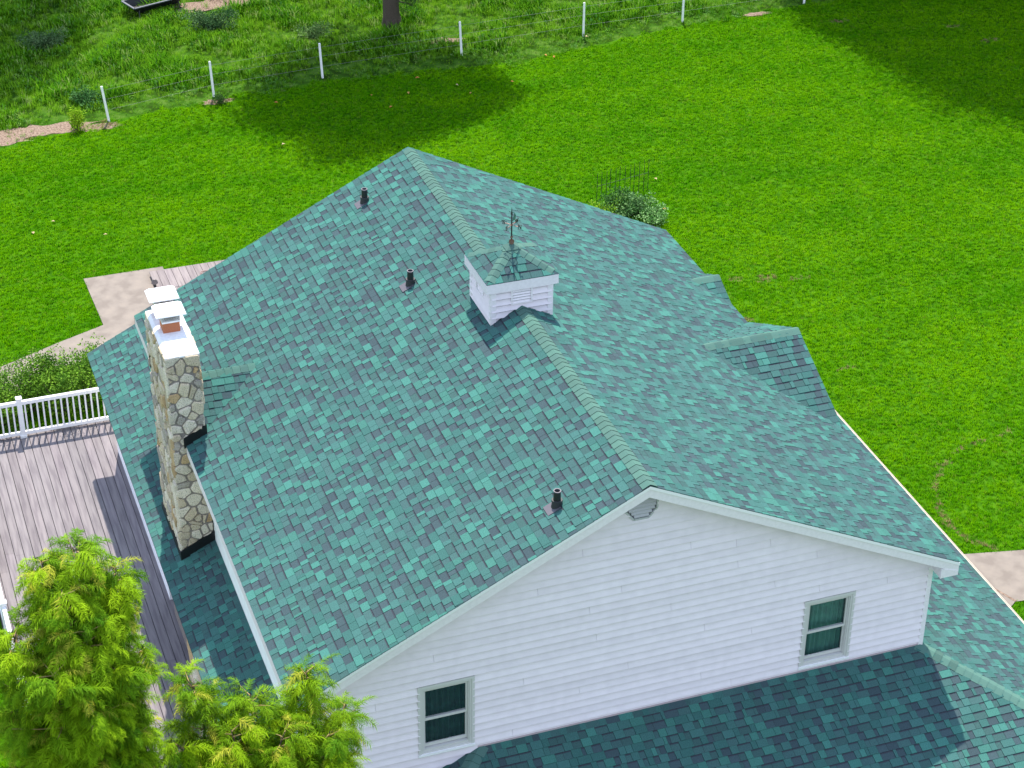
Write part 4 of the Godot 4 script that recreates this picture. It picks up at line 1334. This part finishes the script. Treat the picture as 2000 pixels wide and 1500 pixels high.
func vegetation() -> void:
	# mown grass
	var tones := [Color(0.072, 0.3, 0.001), Color(0.22, 0.5, 0.002), Color(0.025, 0.12, 0.002), Color(0.3, 0.36, 0.05)]
	for kind in 2:
		var tuft := tuft_mesh(8, 0.06, 0.01, 0.046, 0.9, 0.5)
		var xfs := []; var cols := PackedColorArray()
		var fine := FastNoiseLite.new(); fine.seed = 9 + kind; fine.frequency = 0.9; fine.fractal_octaves = 3
		var n := 0
		while n < 290000:
			n += 1
			var x := rng.randf_range(-13.0, 31.0); var z := rng.randf_range(-36.0, 0.5)
			if z < edge_z(x) + field.get_noise_2d(x * 6, z * 6) * 0.5: continue
			var px := screen(Vector3(x, GROUND, z))
			if px.x < -130 or px.x > 2200 or px.y < -100 or px.y > 1600: continue
			if on_hard(x, z): continue
			var dry := bare(x, z)
			if dry and rng.randf() < 0.35: continue
			var f := fine.get_noise_2d(x, z) * 0.5 + 0.5
			var g := field.get_noise_2d(x * 0.7, z * 0.7) * 0.5 + 0.5
			var c: Color = (tones[0] as Color).lerp(tones[1], clampf(f * 0.9 + (g - 0.5) * 0.8 + field.get_noise_2d(x * 0.5 + z * 0.1 + 40.0, z * 2.6 - x * 0.5) * 0.45 + rng.randf_range(-0.32, 0.32), 0, 1))
			if rng.randf() < 0.22: c = c.lerp(tones[2], rng.randf())
			if rng.randf() < 0.02: c = c.lerp(tones[3], 0.6)
			if dry and rng.randf() < 0.7: c = Color(0.36, 0.27, 0.13) * rng.randf_range(0.6, 1.2)
			var s := rng.randf_range(0.75, 1.25)
			xfs.append(Transform3D(Basis(Vector3.UP, rng.randf() * TAU).scaled(Vector3(s, s * rng.randf_range(0.8, 1.25), s)), Vector3(x, GROUND, z)))
			cols.append(c)
		var o := instances("lawn_grass", tuft, xfs, cols, self, true)
		tag(o, "short bright green mown grass of the lawn around the house", "grass")
	# rough meadow beyond the posts
	var mt := [Color(0.09, 0.28, 0.008), Color(0.23, 0.47, 0.02), Color(0.035, 0.13, 0.012), Color(0.36, 0.46, 0.14), Color(0.15, 0.34, 0.09)]
	var tall := tuft_mesh(12, 0.24, 0.016, 0.11, 0.8, 0.45)
	var weed := leaf_mesh(18, 0.08, 0.04, 0.11)
	for kind in 2:
		var xfs := []; var cols := PackedColorArray()
		var n := 0
		var many := 70000 if kind == 0 else 30000
		while n < many:
			n += 1
			var x := rng.randf_range(-11.0, 34.0); var z := rng.randf_range(-50.0, -31.5)
			if z > edge_z(x) + field.get_noise_2d(x * 6, z * 6) * 0.5 + 0.15: continue
			var px := screen(Vector3(x, GROUND, z))
			if px.x < -150 or px.x > 2250 or px.y < -160: continue
			var dry := bare(x, z)
			if dry and rng.randf() < 0.72: continue
			var g := field.get_noise_2d(x * 2.2, z * 2.2)
			if kind == 1 and g < -0.05: continue
			var near := clampf((edge_z(x) - z) / 1.5, 0.35, 1.0)
			var s := (0.85 + g * 1.2) * rng.randf_range(0.6, 1.45) * near
			if s < 0.2: s = 0.2
			var c: Color = (mt[0] as Color).lerp(mt[1], clampf(0.5 - g * 1.2 + rng.randf_range(-0.5, 0.5), 0, 1))
			var r := rng.randf()
			if r < 0.2: c = c.lerp(mt[2], rng.randf())
			elif r < 0.28: c = c.lerp(mt[3], 0.8)
			if kind == 1: c = c.lerp(mt[4], rng.randf() * 0.8)
			if dry and rng.randf() < 0.75:
				c = Color(0.42, 0.3, 0.2) * rng.randf_range(0.6, 1.2); s *= 0.35
			xfs.append(Transform3D(Basis(Vector3.UP, rng.randf() * TAU).scaled(Vector3(s, s, s)), Vector3(x, GROUND + (0.04 if kind else 0.0), z)))
			cols.append(c)
		var o := instances("meadow_grass" if kind == 0 else "meadow_weeds", tall if kind == 0 else weed, xfs, cols, self, true)
		tag(o, "long unmown grass of the rough meadow beyond the white posts" if kind == 0 else "broad leaved weeds scattered through the rough meadow", "grass" if kind == 0 else "weeds")
	# cypresses beside the deck
	var ct := [Color(0.06, 0.19, 0.004), Color(0.27, 0.46, 0.006), Color(0.42, 0.46, 0.04)]
	cypress("bushy feathery cypress tree at the left edge of the picture over the deck", Vector3(-9.75, GROUND, 4.6), [
		[Vector3(-9.08, 3.78, 4.0), 0.62, 26.0], [Vector3(-9.5, 3.72, 4.0), 0.6, 24.0], [Vector3(-8.66, 3.4, 4.0), 0.5, 24.0], [Vector3(-9.95, 3.0, 4.3), 0.7, 24.0],
		[Vector3(-9.15, 3.1, 4.6), 0.75, 26.0], [Vector3(-9.6, 2.8, 4.9), 0.8, 24.0], [Vector3(-8.9, 2.5, 4.7), 0.55, 24.0], [Vector3(-9.25, 2.4, 5.1), 0.7, 24.0], [Vector3(-9.35, 3.55, 4.4), 0.5, 22.0]], -0.6, ct)
	cypress("feathery cypress tree in front of the front left corner of the house", Vector3(-7.1, GROUND, 4.6), [
		[Vector3(-7.95, 1.5, 4.0), 0.45, 24.0], [Vector3(-7.2, 1.15, 4.1), 0.5, 24.0], [Vector3(-6.45, 1.25, 4.0), 0.45, 22.0], [Vector3(-5.95, 0.55, 4.0), 0.45, 22.0],
		[Vector3(-7.55, 1.0, 4.5), 0.6, 24.0], [Vector3(-6.9, 0.85, 4.6), 0.6, 24.0], [Vector3(-6.3, 0.6, 4.5), 0.55, 24.0], [Vector3(-8.2, 0.85, 4.4), 0.5, 22.0]], -2.2, ct)
	# trees beyond the lawn; their crowns stand above the frame and shade the grass
	var clump := leaf_mesh(34, 0.16, 0.1, 0.5)
	var t := broad_tree("thick brown trunk of the broadleaf tree behind the white posts", Vector3(7.05, GROUND, -37.6), 0.27, Vector3(-0.5, 8.6, 0.0), Vector3(3.9, 2.2, 3.2), 3200, clump, "broadleaf trees shading the lawn")
	var tw := Mb.new()
	limb(tw, Vector3(0.15, 1.0, 0.1), Vector3(0.6, 0.85, 0.45), 0.03, 0.015, 0.02, 3)
	var low := part("low_branch", tw.mesh(M.bark), t)
	var xf := []; var lc := PackedColorArray()
	for i in 26:
		xf.append(Transform3D(Basis(Vector3.UP, rng.randf() * TAU).scaled(Vector3.ONE * 0.3), Vector3(0.5 + rng.randfn() * 0.13, 0.95 + rng.randfn() * 0.2, 0.42 + rng.randfn() * 0.12)))
		lc.append(Color(0.03, 0.09, 0.015))
	instances("leaves", clump, xf, lc, low, false)
	broad_tree("broadleaf tree beyond the top right corner shading the far lawn", Vector3(24.8, GROUND, -40.0), 0.3, Vector3(0.3, 9.5, 0.5), Vector3(3.8, 3.2, 3.9), 4200, clump, "broadleaf trees shading the lawn")
	broad_tree("tallest broadleaf tree beyond the right end of the lawn", Vector3(27.5, GROUND, -37.6), 0.4, Vector3(-0.6, 11.5, 0.3), Vector3(4.6, 3.4, 4.4), 6400, clump, "broadleaf trees shading the lawn")
	broad_tree("broadleaf tree beyond the right edge of the picture", Vector3(32.0, GROUND, -35.0), 0.34, Vector3(-1.0, 10.5, 0.0), Vector3(5.0, 3.6, 4.6), 5000, clump, "broadleaf trees shading the lawn")
	broad_tree("broadleaf tree beyond the top left corner shading the meadow", Vector3(-4.3, GROUND, -47.5), 0.3, Vector3(0.0, 11.5, 0.0), Vector3(3.6, 3.4, 3.6), 2600, clump, "broadleaf trees shading the lawn")
	# shrubs behind the deck railing
	var lf := leaf_mesh(14, 0.075, 0.034, 0.09)
	var dark := Color(0.05, 0.15, 0.012); var lite := Color(0.2, 0.38, 0.03)
	var beds := [[-8.95, -17.7, 0.5, 0.85], [-8.25, -17.8, 0.6, 1.15], [-7.55, -18.1, 0.65, 1.45], [-6.95, -17.75, 0.55, 1.3], [-6.3, -17.85, 0.55, 1.4], [-8.5, -18.6, 0.5, 0.75], [-7.1, -18.7, 0.5, 1.15], [-6.1, -18.6, 0.5, 1.3], [-9.6, -17.9, 0.5, 0.7]]
	var says := ["low leafy shrub behind the railing left of its post", "leafy green shrub directly behind the railing post", "tallest dark leafy shrub of the bed behind the railing", "leafy green shrub behind the middle of the right railing bay", "leafy shrub behind the railing next to the roof edge", "small sparse shrub at the edge of the curving path", "thin upright shrub between the tall shrubs and the path", "shrub with orange flecks beside the roof edge and path", "leafy shrub at the left border behind the railing"]
	for i in beds.size():
		var b: Array = beds[i]
		bush(says[i], Vector3(b[0], GROUND, b[1]), Vector3(b[2], b[3], b[2]), 250, lf, dark, lite, "shrubs in the bed behind the railing")
	# garden shrub behind the house
	var silver := leaf_mesh(14, 0.07, 0.04, 0.09)
	bush("silvery variegated shrub behind the right slope of the roof", Vector3(9.85, GROUND, -22.2), Vector3(0.55, 0.5, 0.45), 170, silver, Color(0.06, 0.2, 0.03), Color(0.28, 0.47, 0.17), "garden shrubs behind the roof")
	bush("dark green shrub at the foot of the thin garden stakes", Vector3(9.15, GROUND, -23.2), Vector3(0.6, 0.5, 0.5), 170, silver, Color(0.03, 0.11, 0.02), Color(0.14, 0.3, 0.06), "garden shrubs behind the roof")
	bush("loose leafy shrub between the dark and the silvery garden shrubs", Vector3(9.55, GROUND, -22.8), Vector3(0.65, 0.55, 0.5), 150, silver, Color(0.05, 0.15, 0.03), Color(0.22, 0.38, 0.14), "garden shrubs behind the roof")
	bush("bright yellow green low plant beside the dark garden shrub", Vector3(8.55, GROUND, -23.1), Vector3(0.5, 0.35, 0.45), 120, silver, Color(0.14, 0.34, 0.02), Color(0.34, 0.52, 0.03), "garden shrubs behind the roof")
	# meadow clumps
	bush("dark round shrub in the meadow near the bare soil", Vector3(1.5, GROUND, -39.3), Vector3(0.75, 0.65, 0.6), 260, lf, Color(0.03, 0.1, 0.03), Color(0.12, 0.22, 0.08), "meadow shrubs")
	bush("grey green weedy clump in the shaded corner of the meadow", Vector3(-4.0, GROUND, -39.4), Vector3(0.8, 0.6, 0.6), 220, lf, Color(0.04, 0.11, 0.03), Color(0.15, 0.24, 0.1), "meadow shrubs")
	bush("low dark weed clump behind the leftmost white post", Vector3(-3.5, GROUND, -34.9), Vector3(0.5, 0.4, 0.4), 130, lf, Color(0.03, 0.12, 0.03), Color(0.1, 0.24, 0.06), "meadow shrubs")
	bush("bright yellow green sapling beside the bare soil and post", Vector3(-4.0, GROUND, -33.0), Vector3(0.22, 0.65, 0.22), 110, lf, Color(0.18, 0.36, 0.01), Color(0.34, 0.5, 0.02), "meadow shrubs")
	bush("sparse weed clump above the second white post", Vector3(4.3, GROUND, -37.6), Vector3(0.6, 0.4, 0.5), 110, lf, Color(0.05, 0.14, 0.03), Color(0.16, 0.26, 0.08), "meadow shrubs")
	bush("tiny dark seedling growing at the foot of the second white post", Vector3(0.42, GROUND, -33.5), Vector3(0.15, 0.3, 0.15), 26, lf, Color(0.03, 0.1, 0.02), Color(0.1, 0.2, 0.04), "meadow shrubs")

# ---------------------------------------------------------------- posts, trough, leaves
func small_things() -> void:
	var m := Mb.new()
	m.tube(Vector3(0, -0.05, 0), Vector3(0, 1.12, 0), 0.038, 0.036, 12)
	var pm := m.mesh(M.white)
	m = Mb.new(); m.tube(Vector3(0, 1.12, 0), Vector3(0, 1.15, 0), 0.042, 0.03, 12)
	var pc := m.mesh(M.white)
	var posts := [[-3.0, -33.35, "leftmost white fence post beside the bare soil and sapling", -0.1], [0.35, -34.15, "white fence post with a seedling at its foot", -0.05], [3.85, -34.45, "white fence post at the left end of the tree shadow", -0.05], [8.5, -34.75, "white fence post in the tree shadow right of the trunk", -0.05], [12.75, -35.0, "tall white fence post right of the tree shadow", 0.0], [16.3, -35.1, "white fence post at the far edge of the sunlit lawn", 0.0], [20.85, -35.3, "foot of the white post near the top right shade", 0.0]]
	for p in posts:
		var t := thing("fence_post", p[2], "post", Vector3(p[0], GROUND, p[1]), 0, "white posts along the edge of the meadow")
		t.rotation = Vector3(0, 0, -p[3])
		part("shaft", pm, t); part("post_cap", pc, t)
	# thin wires between the posts
	m = Mb.new()
	for h in [0.35, 0.7, 1.0]:
		for i in posts.size() - 1: m.bar(Vector3(posts[i][0], GROUND + h, posts[i][1] - 0.045), Vector3(posts[i + 1][0], GROUND + h, posts[i + 1][1] - 0.045), 0.004, 0.004)
	tag_mesh("fence_wire", m.mesh(mat(Color(0.2, 0.2, 0.2), 0.5)), "thin grey wires strung between the white posts", "wire")
	# black trough on legs
	var tr := thing("feed_trough", "black trough on thin legs beside the bare soil in the meadow", "trough", Vector3(0.0, GROUND, -41.5), 0.32)
	m = Mb.new()
	var lo := [Vector3(-0.72, 0.17, 0.28), Vector3(0.72, 0.17, 0.28), Vector3(0.72, 0.17, -0.28), Vector3(-0.72, 0.17, -0.28)]
	var hi := [Vector3(-0.95, 0.42, 0.42), Vector3(0.95, 0.42, 0.42), Vector3(0.95, 0.42, -0.42), Vector3(-0.95, 0.42, -0.42)]
	m.quad(lo[0], lo[3], lo[2], lo[1]); m.quad(lo[0] + Vector3(0, 0.02, 0), lo[1] + Vector3(0, 0.02, 0), lo[2] + Vector3(0, 0.02, 0), lo[3] + Vector3(0, 0.02, 0))
	for i in 4:
		var j := (i + 1) % 4
		m.quad(lo[i], lo[j], hi[j], hi[i])
		m.quad(lo[j] + Vector3(0, 0.02, 0), lo[i] + Vector3(0, 0.02, 0), hi[i] * Vector3(0.97, 1, 0.94), hi[j] * Vector3(0.97, 1, 0.94))
	part("tub", m.mesh(M.black), tr)
	m = Mb.new()
	for i in 4: m.bar(hi[i], hi[(i + 1) % 4], 0.06, 0.03)
	part("rim", m.mesh(mat(Color(0.09, 0.1, 0.12), 0.5)), tr)
	for s in [[-0.75, 0.33], [0.75, 0.33], [-0.75, -0.33], [0.75, -0.33]]:
		m = Mb.new()
		m.bar(Vector3(s[0], 0, s[1] * 1.1), Vector3(s[0] * 0.97, 0.3, s[1]), 0.035, 0.035)
		part("leg", m.mesh(M.rubber), tr)
	# thin garden stakes
	var gf := thing("garden_fence", "row of thin dark iron stakes around the garden shrubs", "garden fence", Vector3.ZERO)
	var stake := Mb.new()
	stake.tube(Vector3(0, -0.05, 0), Vector3(0, 0.95, 0), 0.009, 0.007, 6)
	var sm := stake.mesh(M.iron)
	for i in 12:
		var f := i / 11.0
		part("stake", sm, gf, Transform3D(Basis(), Vector3(lerpf(8.75, 10.45, f), GROUND, lerpf(-23.75, -24.1, f) + rng.randf_range(-0.05, 0.05))))
	m = Mb.new()
	m.tube(Vector3(8.75, GROUND + 0.55, -23.75), Vector3(10.45, GROUND + 0.55, -24.1), 0.005, 0.005, 6)
	part("rail", m.mesh(M.iron), gf)
	# fallen leaves
	m = Mb.new()
	m.tri(Vector3(-0.09, 0, 0), Vector3(0, 0.03, 0.05), Vector3(0.1, 0.012, 0)); m.tri(Vector3(-0.09, 0, 0), Vector3(0.1, 0.012, 0), Vector3(0.01, 0.04, -0.05))
	m.tri(Vector3(-0.03, 0.02, -0.02), Vector3(0.02, 0.05, 0.07), Vector3(0.06, 0.03, 0.0))
	var lm := [m.mesh(mat(Color(0.5, 0.16, 0.04), 0.7)), m.mesh(mat(Color(0.55, 0.3, 0.07), 0.7)), m.mesh(mat(Color(0.5, 0.36, 0.2), 0.7))]
	for p in [[4.9, -32.6, 0], [5.2, -31.6, 0], [6.0, -32.4, 1], [2.0, -33.0, 0], [7.6, -32.5, 2], [9.3, -32.2, 0], [1.5, -30.1, 2], [12.8, -34.8, 2], [11.0, -33.8, 0], [11.2, -33.6, 0], [9.7, -34.9, 0], [7.8, -31.8, 1], [10.4, -22.8, 1], [10.9, -24.6, 2], [6.6, -33.4, 0], [25.6, -29.0, 2], [-4.4, -26.2, 2], [-5.6, -27.4, 2], [-6.2, -26.9, 2]]:
		tag_mesh("fallen_leaf", lm[p[2]], "small dry brown or orange leaf lying on the mown lawn", "leaf", Transform3D(Basis(Vector3.UP, rng.randf() * TAU).scaled(Vector3.ONE * rng.randf_range(0.55, 0.85)), Vector3(p[0], GROUND + 0.05, p[1])), "fallen leaves on the lawn")
